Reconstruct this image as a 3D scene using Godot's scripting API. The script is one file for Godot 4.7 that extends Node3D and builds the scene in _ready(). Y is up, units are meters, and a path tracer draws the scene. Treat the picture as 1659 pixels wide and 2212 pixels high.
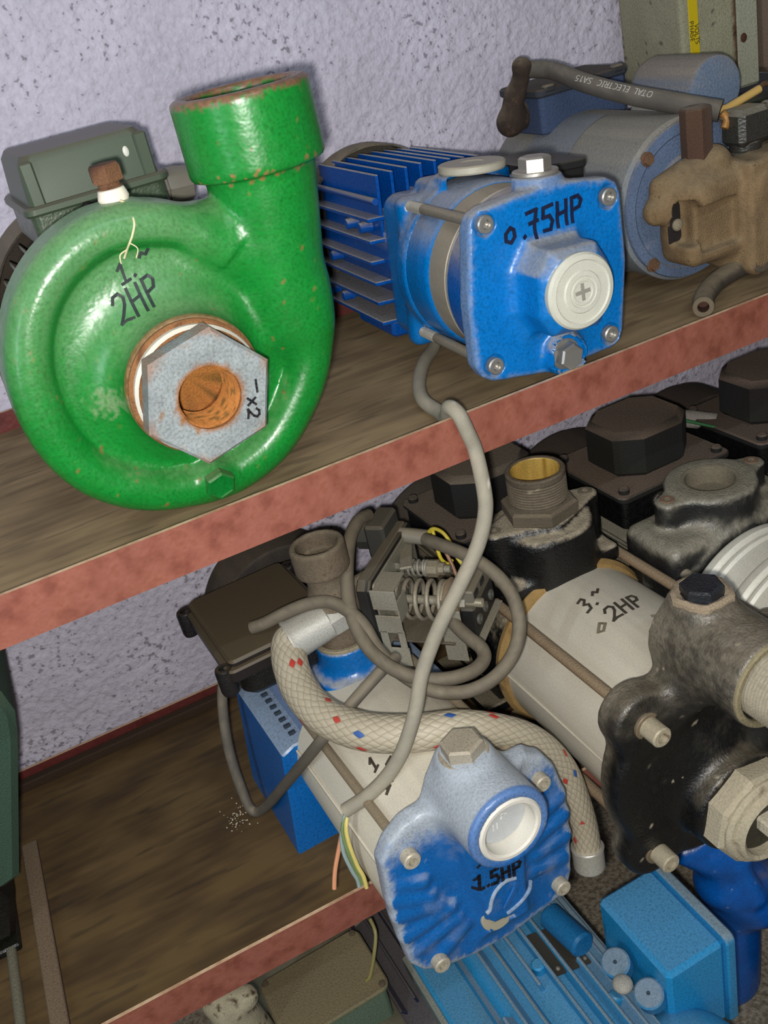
extends Node3D

# ---------------------------------------------------------------- geometry helpers (millimetres, scaled at commit)
class Geo:
	var t := PackedVector3Array()
	func tri(a: Vector3, b: Vector3, c: Vector3) -> void:
		t.append(a); t.append(b); t.append(c)
	func quad(a: Vector3, b: Vector3, c: Vector3, d: Vector3) -> void:
		tri(a, b, c); tri(a, c, d)
	func add(g: Geo, x := Transform3D.IDENTITY) -> Geo:
		if x == Transform3D.IDENTITY:
			t.append_array(g.t)
		else:
			t.append_array(x * g.t)
		return self
	func box(c: Vector3, s: Vector3, bev := 1.0, x := Transform3D.IDENTITY) -> Geo:
		var h := s * 0.5
		var b := minf(bev, minf(h.x, minf(h.y, h.z)) * 0.9)
		var o := PackedVector3Array()
		var n := [Vector3.RIGHT, Vector3.UP, Vector3.BACK]
		var pt := func(sx: int, sy: int, sz: int, k: int) -> Vector3:
			var v := Vector3(sx * (h.x - (0.0 if k == 0 else b)), sy * (h.y - (0.0 if k == 1 else b)), sz * (h.z - (0.0 if k == 2 else b)))
			return x * (c + v)
		var orient := func(p: Array, out: Vector3) -> void:
			var nn: Vector3 = (p[1] - p[0]).cross(p[2] - p[0])
			if nn.dot(x.basis * out) < 0.0:
				p.reverse()
			if p.size() == 4:
				quad(p[0], p[1], p[2], p[3])
			else:
				tri(p[0], p[1], p[2])
		for s1 in [-1, 1]:
			orient.call([pt.call(s1, -1, -1, 0), pt.call(s1, 1, -1, 0), pt.call(s1, 1, 1, 0), pt.call(s1, -1, 1, 0)], Vector3(s1, 0, 0))
			orient.call([pt.call(-1, s1, -1, 1), pt.call(1, s1, -1, 1), pt.call(1, s1, 1, 1), pt.call(-1, s1, 1, 1)], Vector3(0, s1, 0))
			orient.call([pt.call(-1, -1, s1, 2), pt.call(1, -1, s1, 2), pt.call(1, 1, s1, 2), pt.call(-1, 1, s1, 2)], Vector3(0, 0, s1))
			if b > 0.0:
				for s2 in [-1, 1]:
					orient.call([pt.call(s1, s2, -1, 0), pt.call(s1, s2, 1, 0), pt.call(s1, s2, 1, 1), pt.call(s1, s2, -1, 1)], Vector3(s1, s2, 0))
					orient.call([pt.call(s1, -1, s2, 0), pt.call(s1, 1, s2, 0), pt.call(s1, 1, s2, 2), pt.call(s1, -1, s2, 2)], Vector3(s1, 0, s2))
					orient.call([pt.call(-1, s1, s2, 1), pt.call(1, s1, s2, 1), pt.call(1, s1, s2, 2), pt.call(-1, s1, s2, 2)], Vector3(0, s1, s2))
					for s3 in [-1, 1]:
						orient.call([pt.call(s1, s2, s3, 0), pt.call(s1, s2, s3, 1), pt.call(s1, s2, s3, 2)], Vector3(s1, s2, s3))
		return self
	# profile of Vector2(radius, z) going so that the outside lies on the right hand of travel along +z; axis z
	func lathe(prof: Array, seg := 40, x := Transform3D.IDENTITY, lobes = null) -> Geo:
		var rings := []
		for q in prof:
			var ring := PackedVector3Array()
			for i in seg:
				var a := TAU * i / seg
				var r: float = q.x
				if lobes != null:
					r = lobes.call(r, a)
				ring.append(x * Vector3(cos(a) * r, sin(a) * r, q.y))
			rings.append(ring)
		for k in prof.size() - 1:
			for i in seg:
				var j := (i + 1) % seg
				if prof[k].x > 1e-5 and prof[k + 1].x > 1e-5:
					quad(rings[k][i], rings[k][j], rings[k + 1][j], rings[k + 1][i])
				elif prof[k].x > 1e-5:
					tri(rings[k][i], rings[k][j], rings[k + 1][i])
				elif prof[k + 1].x > 1e-5:
					tri(rings[k][i], rings[k + 1][j], rings[k + 1][i])
		return self
	func cyl(r: float, z0: float, z1: float, bev := 1.0, seg := 32, x := Transform3D.IDENTITY) -> Geo:
		return lathe([Vector2(0, z0), Vector2(r - bev, z0), Vector2(r, z0 + bev), Vector2(r, z1 - bev), Vector2(r - bev, z1), Vector2(0, z1)], seg, x)
	func ring(ri: float, ro: float, z0: float, z1: float, bev := 1.0, seg := 40, x := Transform3D.IDENTITY) -> Geo:
		return lathe([Vector2(ri, z0), Vector2(ro - bev, z0), Vector2(ro, z0 + bev), Vector2(ro, z1 - bev), Vector2(ro - bev, z1), Vector2(ri + bev, z1), Vector2(ri, z1 - bev), Vector2(ri, z0)], seg, x)
	# counter-clockwise polygon in xy, extruded along z, both rims chamfered
	func prism(poly: PackedVector2Array, z0: float, z1: float, bev := 1.0, x := Transform3D.IDENTITY) -> Geo:
		var n := poly.size()
		var ins := PackedVector2Array()
		for i in n:
			var a := poly[(i + n - 1) % n]
			var b := poly[i]
			var c := poly[(i + 1) % n]
			var d1 := (b - a).normalized()
			var d2 := (c - b).normalized()
			var n1 := Vector2(-d1.y, d1.x)
			var n2 := Vector2(-d2.y, d2.x)
			var m := n1 + n2
			ins.append(b + m * (bev / maxf(0.35, m.dot(n1))))
		var idx := Geometry2D.triangulate_polygon(ins)
		for i in range(0, idx.size(), 3):
			var p := [ins[idx[i]], ins[idx[i + 1]], ins[idx[i + 2]]]
			if (p[1] - p[0]).cross(p[2] - p[0]) < 0.0:
				p.reverse()
			tri(x * v3(p[0], z1), x * v3(p[1], z1), x * v3(p[2], z1))
			tri(x * v3(p[0], z0), x * v3(p[2], z0), x * v3(p[1], z0))
		for i in n:
			var j := (i + 1) % n
			if bev > 0.0:
				quad(x * v3(ins[i], z0), x * v3(ins[j], z0), x * v3(poly[j], z0 + bev), x * v3(poly[i], z0 + bev))
				quad(x * v3(poly[i], z1 - bev), x * v3(poly[j], z1 - bev), x * v3(ins[j], z1), x * v3(ins[i], z1))
			quad(x * v3(poly[i], z0 + bev), x * v3(poly[j], z0 + bev), x * v3(poly[j], z1 - bev), x * v3(poly[i], z1 - bev))
		return self
	# polygon with a round hole (hole centre is the origin of the polygon, which must be star-shaped about it)
	func nut(poly: PackedVector2Array, rh: float, z0: float, z1: float, bev := 1.0, x := Transform3D.IDENTITY, seg := 48) -> Geo:
		var outer := PackedVector2Array()
		var n := poly.size()
		var angs := []
		for i in seg:
			angs.append(TAU * i / seg)
		for v in poly:
			angs.append(fposmod(v.angle(), TAU))
		angs.sort()
		for a in angs:
			var d := Vector2(cos(a), sin(a))
			for i in n:
				var hit = Geometry2D.segment_intersects_segment(Vector2.ZERO, d * 10000.0, poly[i], poly[(i + 1) % n])
				if hit != null:
					outer.append(hit)
					break
		var m := outer.size()
		for i in m:
			var j := (i + 1) % m
			var a := outer[i]
			var b := outer[j]
			var ai := a - a.normalized() * bev
			var bi := b - b.normalized() * bev
			var ha := a.normalized() * rh
			var hb := b.normalized() * rh
			for q in 6:
				var k0 := q / 6.0
				var k1 := (q + 1) / 6.0
				quad(x * v3(ha.lerp(ai, k0), z1), x * v3(ha.lerp(ai, k1), z1), x * v3(hb.lerp(bi, k1), z1), x * v3(hb.lerp(bi, k0), z1))
			quad(x * v3(ai, z1), x * v3(a, z1 - bev), x * v3(b, z1 - bev), x * v3(bi, z1))
			quad(x * v3(a, z1 - bev), x * v3(a, z0 + bev), x * v3(b, z0 + bev), x * v3(b, z1 - bev))
			quad(x * v3(a, z0 + bev), x * v3(ai, z0), x * v3(bi, z0), x * v3(b, z0 + bev))
			quad(x * v3(ai, z0), x * v3(ha, z0), x * v3(hb, z0), x * v3(bi, z0))
			quad(x * v3(ha, z0), x * v3(ha, z1), x * v3(hb, z1), x * v3(hb, z0))
		return self
	static func v3(p: Vector2, z: float) -> Vector3:
		return Vector3(p.x, p.y, z)
	func tube(path: PackedVector3Array, rad, sides := 12, caps := true, squash := Vector2.ONE) -> Geo:
		var n := path.size()
		var up := Vector3.UP
		var prev := PackedVector3Array()
		var tang := Vector3.ZERO
		var u := Vector3.ZERO
		for i in n:
			var d := (path[mini(i + 1, n - 1)] - path[maxi(i - 1, 0)]).normalized()
			if i == 0:
				if absf(d.dot(up)) > 0.9:
					up = Vector3.RIGHT
				u = (up - d * up.dot(d)).normalized()
			else:
				u = (u - d * u.dot(d)).normalized()
			var w := d.cross(u)
			var r: float = rad[i] if rad is PackedFloat32Array or rad is Array else rad
			var ring := PackedVector3Array()
			for k in sides:
				var a := TAU * k / sides
				ring.append(path[i] + (u * cos(a) * squash.x + w * sin(a) * squash.y) * r)
			if i > 0:
				for k in sides:
					var l := (k + 1) % sides
					quad(prev[k], prev[l], ring[l], ring[k])
			if caps and i == 0:
				for k in range(1, sides - 1):
					tri(ring[0], ring[k + 1], ring[k])
			if caps and i == n - 1:
				for k in range(1, sides - 1):
					tri(ring[0], ring[k], ring[k + 1])
			prev = ring
			tang = d
		return self
	func ball(c: Vector3, r: Vector3, seg := 14) -> Geo:
		var prof := []
		for i in seg / 2 + 1:
			var a := -PI / 2 + PI * i / (seg / 2)
			prof.append(Vector2(maxf(0.0, cos(a)), sin(a)))
		prof[0].x = 0.0
		prof[-1].x = 0.0
		return lathe(prof, seg, Transform3D(Basis.from_scale(r), c))

static func ngon(n: int, r: float, turn := 0.0, sx := 1.0, sy := 1.0) -> PackedVector2Array:
	var p := PackedVector2Array()
	for i in n:
		var a := turn + TAU * i / n
		p.append(Vector2(cos(a) * r * sx, sin(a) * r * sy))
	return p

static func rrect(hx: float, hy: float, r: float, seg := 5) -> PackedVector2Array:
	var p := PackedVector2Array()
	for q in 4:
		var c := Vector2((hx - r) * (1 if q in [0, 3] else -1), (hy - r) * (1 if q < 2 else -1))
		for i in seg + 1:
			var a := PI / 2 * q + PI / 2 * i / seg
			p.append(c + Vector2(cos(a), sin(a)) * r)
	return p

static func curve(pts: Array, step := 6) -> PackedVector3Array:
	var o := PackedVector3Array()
	var n := pts.size()
	for i in n - 1:
		var a: Vector3 = pts[maxi(i - 1, 0)]
		var b: Vector3 = pts[i]
		var c: Vector3 = pts[i + 1]
		var d: Vector3 = pts[mini(i + 2, n - 1)]
		for k in step:
			o.append(b.cubic_interpolate(c, a, d, float(k) / step))
	o.append(pts[n - 1])
	return o

# axis helpers: turn the z axis of a lathe or prism to another direction
static func to(at: Vector3, axis := Vector3.BACK, roll := 0.0) -> Transform3D:
	var z := axis.normalized()
	var up := Vector3.UP if absf(z.y) < 0.95 else Vector3.FORWARD
	var x := up.cross(z).normalized()
	var b := Basis(x, z.cross(x), z)
	return Transform3D(b * Basis(Vector3.BACK, roll), at)

# ---------------------------------------------------------------- distance fields for cast parts
static func smin(a: float, b: float, k: float) -> float:
	var h := maxf(k - absf(a - b), 0.0) / k
	return minf(a, b) - h * h * k * 0.25
static func smax(a: float, b: float, k: float) -> float:
	return -smin(-a, -b, k)
static func dbox(p: Vector3, h: Vector3, r: float) -> float:
	var q := p.abs() - h + Vector3(r, r, r)
	return Vector3(maxf(q.x, 0), maxf(q.y, 0), maxf(q.z, 0)).length() + minf(maxf(q.x, maxf(q.y, q.z)), 0.0) - r
static func dcyl(rad: float, z: float, r: float, h: float, e: float) -> float:  # rad: distance from the axis, z: along it
	var a := rad - r + e
	var b := absf(z) - h + e
	return minf(maxf(a, b), 0.0) + Vector2(maxf(a, 0), maxf(b, 0)).length() - e
static func dcap(p: Vector3, a: Vector3, b: Vector3, ra: float, rb: float) -> float:
	var ab := b - a
	var t := clampf((p - a).dot(ab) / ab.length_squared(), 0.0, 1.0)
	return (p - a - ab * t).length() - lerpf(ra, rb, t)
static func dpoly(p: Vector2, n: int, apothem: float, turn: float) -> float:  # regular polygon, distance to the nearest flat
	var s := TAU / n
	var a := fposmod(p.angle() - turn + s / 2, s) - s / 2
	return p.length() * cos(a) - apothem

func field(f: Callable, lo: Vector3, hi: Vector3, h: float) -> Array:
	var nx := int((hi.x - lo.x) / h / 4) * 4 + 5
	var ny := int((hi.y - lo.y) / h / 4) * 4 + 5
	var nz := int((hi.z - lo.z) / h / 4) * 4 + 5
	var g := PackedFloat32Array()
	g.resize(nx * ny * nz)
	g.fill(1e9)
	var vid := PackedInt32Array()
	vid.resize(nx * ny * nz)
	vid.fill(-1)
	var blocks := PackedInt32Array()
	var far := h * 4.0
	for bz in range(0, nz - 1, 4):
		for by in range(0, ny - 1, 4):
			for bx in range(0, nx - 1, 4):
				if absf(f.call(lo + Vector3(bx + 2, by + 2, bz + 2) * h)) > far:
					continue
				blocks.append(bx); blocks.append(by); blocks.append(bz)
				for k in range(bz, bz + 5):
					for j in range(by, by + 5):
						var row := (k * ny + j) * nx
						for i in range(bx, bx + 5):
							if g[row + i] > 9e8:
								g[row + i] = f.call(lo + Vector3(i, j, k) * h)
	var v := PackedVector3Array()
	var idx := PackedInt32Array()
	var sx := 1
	var sy := nx
	var sz := nx * ny
	var off := [0, sx, sy, sx + sy, sz, sx + sz, sy + sz, sx + sy + sz]
	var edges := [0, 1, 2, 3, 4, 5, 6, 7, 0, 2, 1, 3, 4, 6, 5, 7, 0, 4, 1, 5, 2, 6, 3, 7]
	var cor := []
	for c in 8:
		cor.append(Vector3(c & 1, (c >> 1) & 1, c >> 2))
	for b in range(0, blocks.size(), 3):
		for k in range(blocks[b + 2], blocks[b + 2] + 4):
			for j in range(blocks[b + 1], blocks[b + 1] + 4):
				for i in range(blocks[b], blocks[b] + 4):
					var at := (k * ny + j) * nx + i
					var s0 := g[at] < 0.0
					var same := true
					for c in 8:
						if (g[at + off[c]] < 0.0) != s0:
							same = false
							break
					if same:
						continue
					var sum := Vector3.ZERO
					var cnt := 0
					for e in range(0, 24, 2):
						var da: float = g[at + off[edges[e]]]
						var db: float = g[at + off[edges[e + 1]]]
						if (da < 0.0) != (db < 0.0):
							sum += cor[edges[e]].lerp(cor[edges[e + 1]], da / (da - db))
							cnt += 1
					vid[at] = v.size()
					v.append(lo + (Vector3(i, j, k) + sum / cnt) * h)
	for b in range(0, blocks.size(), 3):
		for k in range(blocks[b + 2], blocks[b + 2] + 4):
			for j in range(blocks[b + 1], blocks[b + 1] + 4):
				for i in range(blocks[b], blocks[b] + 4):
					var at := (k * ny + j) * nx + i
					if vid[at] < 0:
						continue
					var s0 := g[at] < 0.0
					for ax in 3:
						var st: int = [sx, sy, sz][ax]
						if (g[at + st] < 0.0) == s0:
							continue
						var u: int = [sy, sz, sx][ax]
						var w: int = [sz, sx, sy][ax]
						if at - u - w < 0:
							continue
						var q := [vid[at], vid[at - u], vid[at - u - w], vid[at - w]]
						if q.min() < 0:
							continue
						if not s0:
							q.reverse()
						idx.append_array([q[0], q[1], q[2], q[0], q[2], q[3]])
	var nrm := PackedVector3Array()
	nrm.resize(v.size())
	for i in range(0, idx.size(), 3):
		var n := (v[idx[i + 1]] - v[idx[i]]).cross(v[idx[i + 2]] - v[idx[i]])
		for k in 3:
			nrm[idx[i + k]] += n
	for i in nrm.size():
		nrm[i] = nrm[i].normalized()
	return [v, nrm, idx]

# ---------------------------------------------------------------- colours: paint, dust that settles on what faces up, rust and chips
var nz1 := FastNoiseLite.new()
var nz2 := FastNoiseLite.new()
static func C(r: float, g: float, b: float) -> Color:
	return Color(r / 255.0, g / 255.0, b / 255.0).srgb_to_linear()
var DUST := C(160, 147, 122)

# a style: c paint, m mottling, d dust on upward faces (0..1), dl/dh the span of the normal's y over which it settles, dc its colour,
# r rust share, rc rust colour, f a further function (local point in mm, world normal, colour) -> colour
func shade(sty: Dictionary, pl: Vector3, pw: Vector3, n: Vector3) -> Color:
	var c: Color = sty.c
	var a := nz1.get_noise_3dv(pw * 1000.0)
	var b := nz2.get_noise_3dv(pw * 1000.0)
	var m: float = sty.get("m", 0.1)
	c = c * (1.0 + m * (a * 0.9 + b * 0.6))
	var d: float = sty.get("d", 0.0)
	if d > 0.0:
		var k := smoothstep(sty.get("dl", 0.0), sty.get("dh", 0.9), n.y + 0.3 * a + 0.15 * b) * d
		c = c.lerp(sty.get("dc", DUST) * (1.0 + 0.25 * b), clampf(k + sty.get("d0", 0.0) * (0.6 + a), 0.0, 1.0))
	var r: float = sty.get("r", 0.0)
	if r > 0.0:
		var k := smoothstep(1.0 - r, 1.0 - r + 0.12, 0.5 + 0.62 * b + 0.25 * a)
		c = c.lerp(sty.get("rc", C(128, 92, 58)) * (1.0 + 0.4 * a), k)
	if sty.has("f"):
		c = sty.f.call(pl, n, c)
	c.a = 1.0
	return c

func make_mesh(src, sty: Dictionary, xw: Transform3D, crease := 38.0) -> ArrayMesh:
	var v := PackedVector3Array()
	var nr := PackedVector3Array()
	var idx := PackedInt32Array()
	var arr := []
	arr.resize(Mesh.ARRAY_MAX)
	if src is Array:
		v = src[0]; nr = src[1]
		idx = src[2].duplicate()
		for i in range(0, idx.size(), 3):
			var q := idx[i + 1]
			idx[i + 1] = idx[i + 2]
			idx[i + 2] = q
		arr[Mesh.ARRAY_INDEX] = idx
	else:
		var t: PackedVector3Array = src.t
		var fn := PackedVector3Array()
		var at := {}
		for i in range(0, t.size(), 3):
			fn.append((t[i + 1] - t[i]).cross(t[i + 2] - t[i]))
			for k in 3:
				var key := Vector3i((t[i + k] * 50.0).round())
				if at.has(key):
					at[key].append(i / 3)
				else:
					at[key] = [i / 3]
		var lim := cos(deg_to_rad(crease))
		for i in range(0, t.size(), 3):
			var own := fn[i / 3].normalized()
			if own == Vector3.ZERO:
				continue
			for k in [0, 2, 1]:
				var s := Vector3.ZERO
				for o in at[Vector3i((t[i + k] * 50.0).round())]:
					if fn[o].normalized().dot(own) > lim:
						s += fn[o]
				v.append(t[i + k])
				nr.append(s.normalized())
	var col := PackedColorArray()
	col.resize(v.size())
	var vm := v.duplicate()
	for i in v.size():
		vm[i] = v[i] * 0.001
		col[i] = shade(sty, v[i], xw * vm[i], xw.basis * nr[i])
	arr[Mesh.ARRAY_VERTEX] = vm
	arr[Mesh.ARRAY_NORMAL] = nr
	arr[Mesh.ARRAY_COLOR] = col
	var me := ArrayMesh.new()
	me.add_surface_from_arrays(Mesh.PRIMITIVE_TRIANGLES, arr)
	return me

# ---------------------------------------------------------------- the scene tree
var used := {}
func numbered(called: String) -> String:
	used[called] = used.get(called, 0) + 1
	return called if used[called] == 1 else "%s_%03d" % [called, used[called] - 1]

# a thing: Node3D at its base; its parts are built in the frame whose origin lies `h` mm above the base
func thing(called: String, label: String, category: String, at: Transform3D, h := 0.0, group := "") -> Node3D:
	var o := Node3D.new()
	o.name = numbered(called)
	add_child(o)
	o.transform = Transform3D(at.basis, at * Vector3(0, -h * 0.001, 0))
	o.set_meta("label", label)
	o.set_meta("category", category)
	if group:
		o.set_meta("group", group)
	o.set_meta("lift", h * 0.001)
	return o

func part(called: String, src, parent: Node, mat: Material, sty: Dictionary, crease := 38.0, label := "") -> MeshInstance3D:
	var mi := MeshInstance3D.new()
	mi.name = called
	var top := parent
	while top.get_parent() != self and top != self:
		top = top.get_parent()
	var lift := Transform3D(Basis.IDENTITY, Vector3(0, top.get_meta("lift", 0.0) if top != self else 0.0, 0))
	if parent == top and top != self:
		mi.transform = lift
	var xw: Transform3D = (top.transform * lift) if top != self else Transform3D.IDENTITY
	mi.mesh = make_mesh(src, sty, xw, crease)
	mi.material_override = mat
	if label:
		mi.set_meta("label", label)
	parent.add_child(mi, true)
	return mi

func tag(o: Node, label: String, category: String, group := "", kind := "") -> Node:
	o.set_meta("label", label)
	if category:
		o.set_meta("category", category)
	if group:
		o.set_meta("group", group)
	if kind:
		o.set_meta("kind", kind)
	return o

func struct(called: String, src, mat: Material, sty: Dictionary, label: String) -> MeshInstance3D:
	var o := part(called, src, self, mat, sty)
	o.set_meta("kind", "structure")
	o.set_meta("label", label)
	o.set_meta("category", called.get_slice("_", 0))
	return o

# handwriting: strokes given in a flat frame (mm), laid as a thin film of ink on the surface
func ink(called: String, strokes: Array, x: Transform3D, wid: float, parent: Node, col: Color, lay = null) -> MeshInstance3D:
	var g := Geo.new()
	for s in strokes:
		var pts := PackedVector3Array()
		for i in s.size() - 1:
			var a: Vector2 = s[i]
			var b: Vector2 = s[i + 1]
			var n := maxi(1, int(a.distance_to(b) * x.basis.x.length() / 2.5))
			for k in n + (1 if i == s.size() - 2 else 0):
				var q := a.lerp(b, float(k) / n)
				var w := x * Vector3(q.x, q.y, 0)
				pts.append(lay.call(w) if lay != null else w)
		var up := x.basis.z.normalized()
		for i in pts.size() - 1:
			var d := pts[i + 1] - pts[i]
			var e := d.normalized() * wid * 0.3
			var nn := up
			if lay != null:
				nn = (d.cross(up.cross(d))).normalized()
			var sd := d.cross(nn).normalized() * wid * 0.5
			var a := pts[i] - e
			var b := pts[i + 1] + e
			var lf := nn * 0.45
			g.quad(a + sd + lf, b + sd + lf, b - sd + lf, a - sd + lf)
			g.quad(a - sd, b - sd, b + sd, a + sd)
			g.quad(a + sd, b + sd, b + sd + lf, a + sd + lf)
			g.quad(a - sd + lf, b - sd + lf, b - sd, a - sd)
	return part(called, g, parent, mats.ink, {c = col, m = 0.3}, 20.0)

# hand-drawn glyph strokes in a 1 x 1 box
func glyphs(text: String) -> Array:
	var G := {
		"1": [[[.1, .75], [.45, 1], [.4, .5], [.35, 0]], [[.05, 0], [.7, .03]]], "2": [[[.05, .75], [.2, .97], [.5, 1], [.68, .8], [.6, .55], [.3, .22], [.05, .02], [.4, .06], [.75, .02]]],
		"H": [[[.1, 1], [.08, 0]], [[.65, 1], [.62, 0]], [[.08, .5], [.65, .55]]], "P": [[[.12, 1], [.1, 0]], [[.1, .98], [.5, 1], [.68, .8], [.55, .55], [.12, .48]]],
		"0": [[[.4, .6], [.12, .4], [.12, .12], [.4, 0], [.62, .2], [.6, .48], [.4, .6]]], "7": [[[.05, .95], [.65, 1], [.5, .5], [.42, -.1]], [[.2, .5], [.7, .55]]],
		"5": [[[.68, 1], [.15, .95], [.12, .55], [.5, .58], [.68, .32], [.5, .03], [.08, .05]]], "3": [[[.05, .92], [.45, 1], [.6, .8], [.3, .55], [.62, .4], [.55, .08], [.1, .02]]],
		"x": [[[.1, .7], [.65, .05]], [[.62, .75], [.1, 0]]], ".": [[[.2, .05], [.3, .1]]], "~": [[[.0, .75], [.2, .95], [.45, .75], [.7, .95]]], " ": [], "/": [[[.1, 0], [.6, 1]]], "-": [[[.1, .5], [.6, .5]]],
	}
	var out := []
	var cx := 0.0
	for ch in text:
		for s in G.get(ch, []):
			var o := PackedVector2Array()
			for p in s:
				o.append(Vector2(p[0] + cx, p[1]))
			out.append(o)
		cx += {".": 0.45, "1": 0.8, " ": 0.5}.get(ch, 0.88)
	return out

func printed(called: String, text: String, x: Transform3D, size_mm: float, parent: Node, col: Color, mat: Material) -> MeshInstance3D:
	var tm := TextMesh.new()
	tm.text = text
	var ft := SystemFont.new()
	ft.font_names = PackedStringArray(["Droid Sans"])
	tm.font = ft
	tm.font_size = 24
	tm.pixel_size = size_mm * 0.001 / 24.0
	tm.depth = 0.0003
	var mi := MeshInstance3D.new()
	mi.name = called
	mi.mesh = tm
	var mm := mat.duplicate()
	mm.vertex_color_use_as_albedo = false
	mm.albedo_color = col.linear_to_srgb()
	mi.material_override = mm
	mi.transform = x
	parent.add_child(mi, true)
	return mi

# ---------------------------------------------------------------- materials
var mats := {}
func noise_tex(seed_: int, freq: float, oct: int, stops: Array, px := 512, type := FastNoiseLite.TYPE_SIMPLEX_SMOOTH, norm := true) -> ImageTexture:
	var n := FastNoiseLite.new()
	n.seed = seed_
	n.noise_type = type
	n.frequency = freq
	n.fractal_octaves = oct
	var im := n.get_seamless_image(px, px, false, false, 0.15, norm)
	im.convert(Image.FORMAT_L8)
	if stops.is_empty():
		return ImageTexture.create_from_image(im)
	var lut := []
	for i in 256:
		var f := i / 255.0
		var c: Color = stops[0][1]
		for k in stops.size() - 1:
			if f >= stops[k][0]:
				c = stops[k][1].lerp(stops[k + 1][1], clampf((f - stops[k][0]) / maxf(1e-4, stops[k + 1][0] - stops[k][0]), 0, 1))
		lut.append([int(c.r * 255), int(c.g * 255), int(c.b * 255)])
	var src := im.get_data()
	var dst := PackedByteArray()
	dst.resize(src.size() * 3)
	for i in src.size():
		var l: Array = lut[src[i]]
		dst[i * 3] = l[0]; dst[i * 3 + 1] = l[1]; dst[i * 3 + 2] = l[2]
	return ImageTexture.create_from_image(Image.create_from_data(px, px, false, Image.FORMAT_RGB8, dst))

func mat(called: String, rough: float, metal := 0.0, opt := {}) -> StandardMaterial3D:
	var m := StandardMaterial3D.new()
	m.resource_name = called
	m.vertex_color_use_as_albedo = true
	m.roughness = rough
	m.metallic = metal
	m.metallic_specular = opt.get("spec", 0.5)
	m.uv1_triplanar = true
	var s: float = opt.get("scale", 10.0)
	m.uv1_scale = Vector3(s, s, s)
	if opt.has("tex"):
		m.albedo_texture = opt.tex
	if opt.has("rtex"):
		m.roughness_texture = opt.rtex
	if opt.has("bump"):
		m.heightmap_enabled = true
		m.heightmap_texture = opt.bump
		m.heightmap_scale = opt.get("bh", 0.05)
	if opt.has("coat"):
		m.clearcoat_enabled = true
		m.clearcoat = opt.coat
		m.clearcoat_roughness = 0.15
	mats[called] = m
	return m

func make_materials() -> void:
	nz1.seed = 3; nz1.frequency = 0.03; nz1.fractal_octaves = 3
	nz2.seed = 8; nz2.frequency = 0.13; nz2.fractal_octaves = 2
	var w := Color.WHITE
	var speck := noise_tex(11, 0.06, 4, [[0.0, Color(.78, .77, .75)], [.3, Color(.92, .92, .91)], [.6, w], [1.0, w]])
	var fine := noise_tex(12, 0.16, 3, [[0.0, Color(.84, .83, .81)], [.5, Color(.97, .97, .97)], [1.0, w]])
	var castb := noise_tex(13, 0.05, 4, [])
	var peel := noise_tex(14, 0.035, 2, [])
	var wornr := noise_tex(15, 0.02, 4, [[0, Color(.55, .55, .55)], [1, w]])
	mat("gloss", 0.42, 0.0, {tex = speck, bump = peel, bh = 0.018, scale = 9.0, rtex = wornr})
	mat("cast", 0.5, 0.0, {tex = speck, bump = castb, bh = 0.022, scale = 11.0, rtex = wornr})
	mat("matte", 0.85, 0.0, {tex = speck, bump = castb, bh = 0.04, scale = 11.0})
	mat("rust", 0.92, 0.0, {tex = speck, bump = castb, bh = 0.06, scale = 16.0})
	mat("steel", 0.36, 0.7, {tex = fine, scale = 12.0})
	mat("drum", 0.5, 0.12, {tex = fine, bump = peel, bh = 0.01, scale = 7.0})
	mat("dullsteel", 0.5, 0.2, {tex = speck, scale = 14.0})
	mat("rubber", 0.75, 0.0, {tex = fine, bump = castb, bh = 0.02, scale = 14.0})
	mat("black", 0.55, 0.0, {tex = speck, bump = castb, bh = 0.06, scale = 12.0, rtex = wornr})
	mat("plastic", 0.45, 0.0, {tex = fine, scale = 12.0})
	mat("ink", 0.6, 0.0, {})
	mat("thread", 0.95, 0.0, {})

const UP_Y := -0.0205   # wood of the upper shelf
const LO_Y := -0.4505   # wood of the lower shelf

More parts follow.
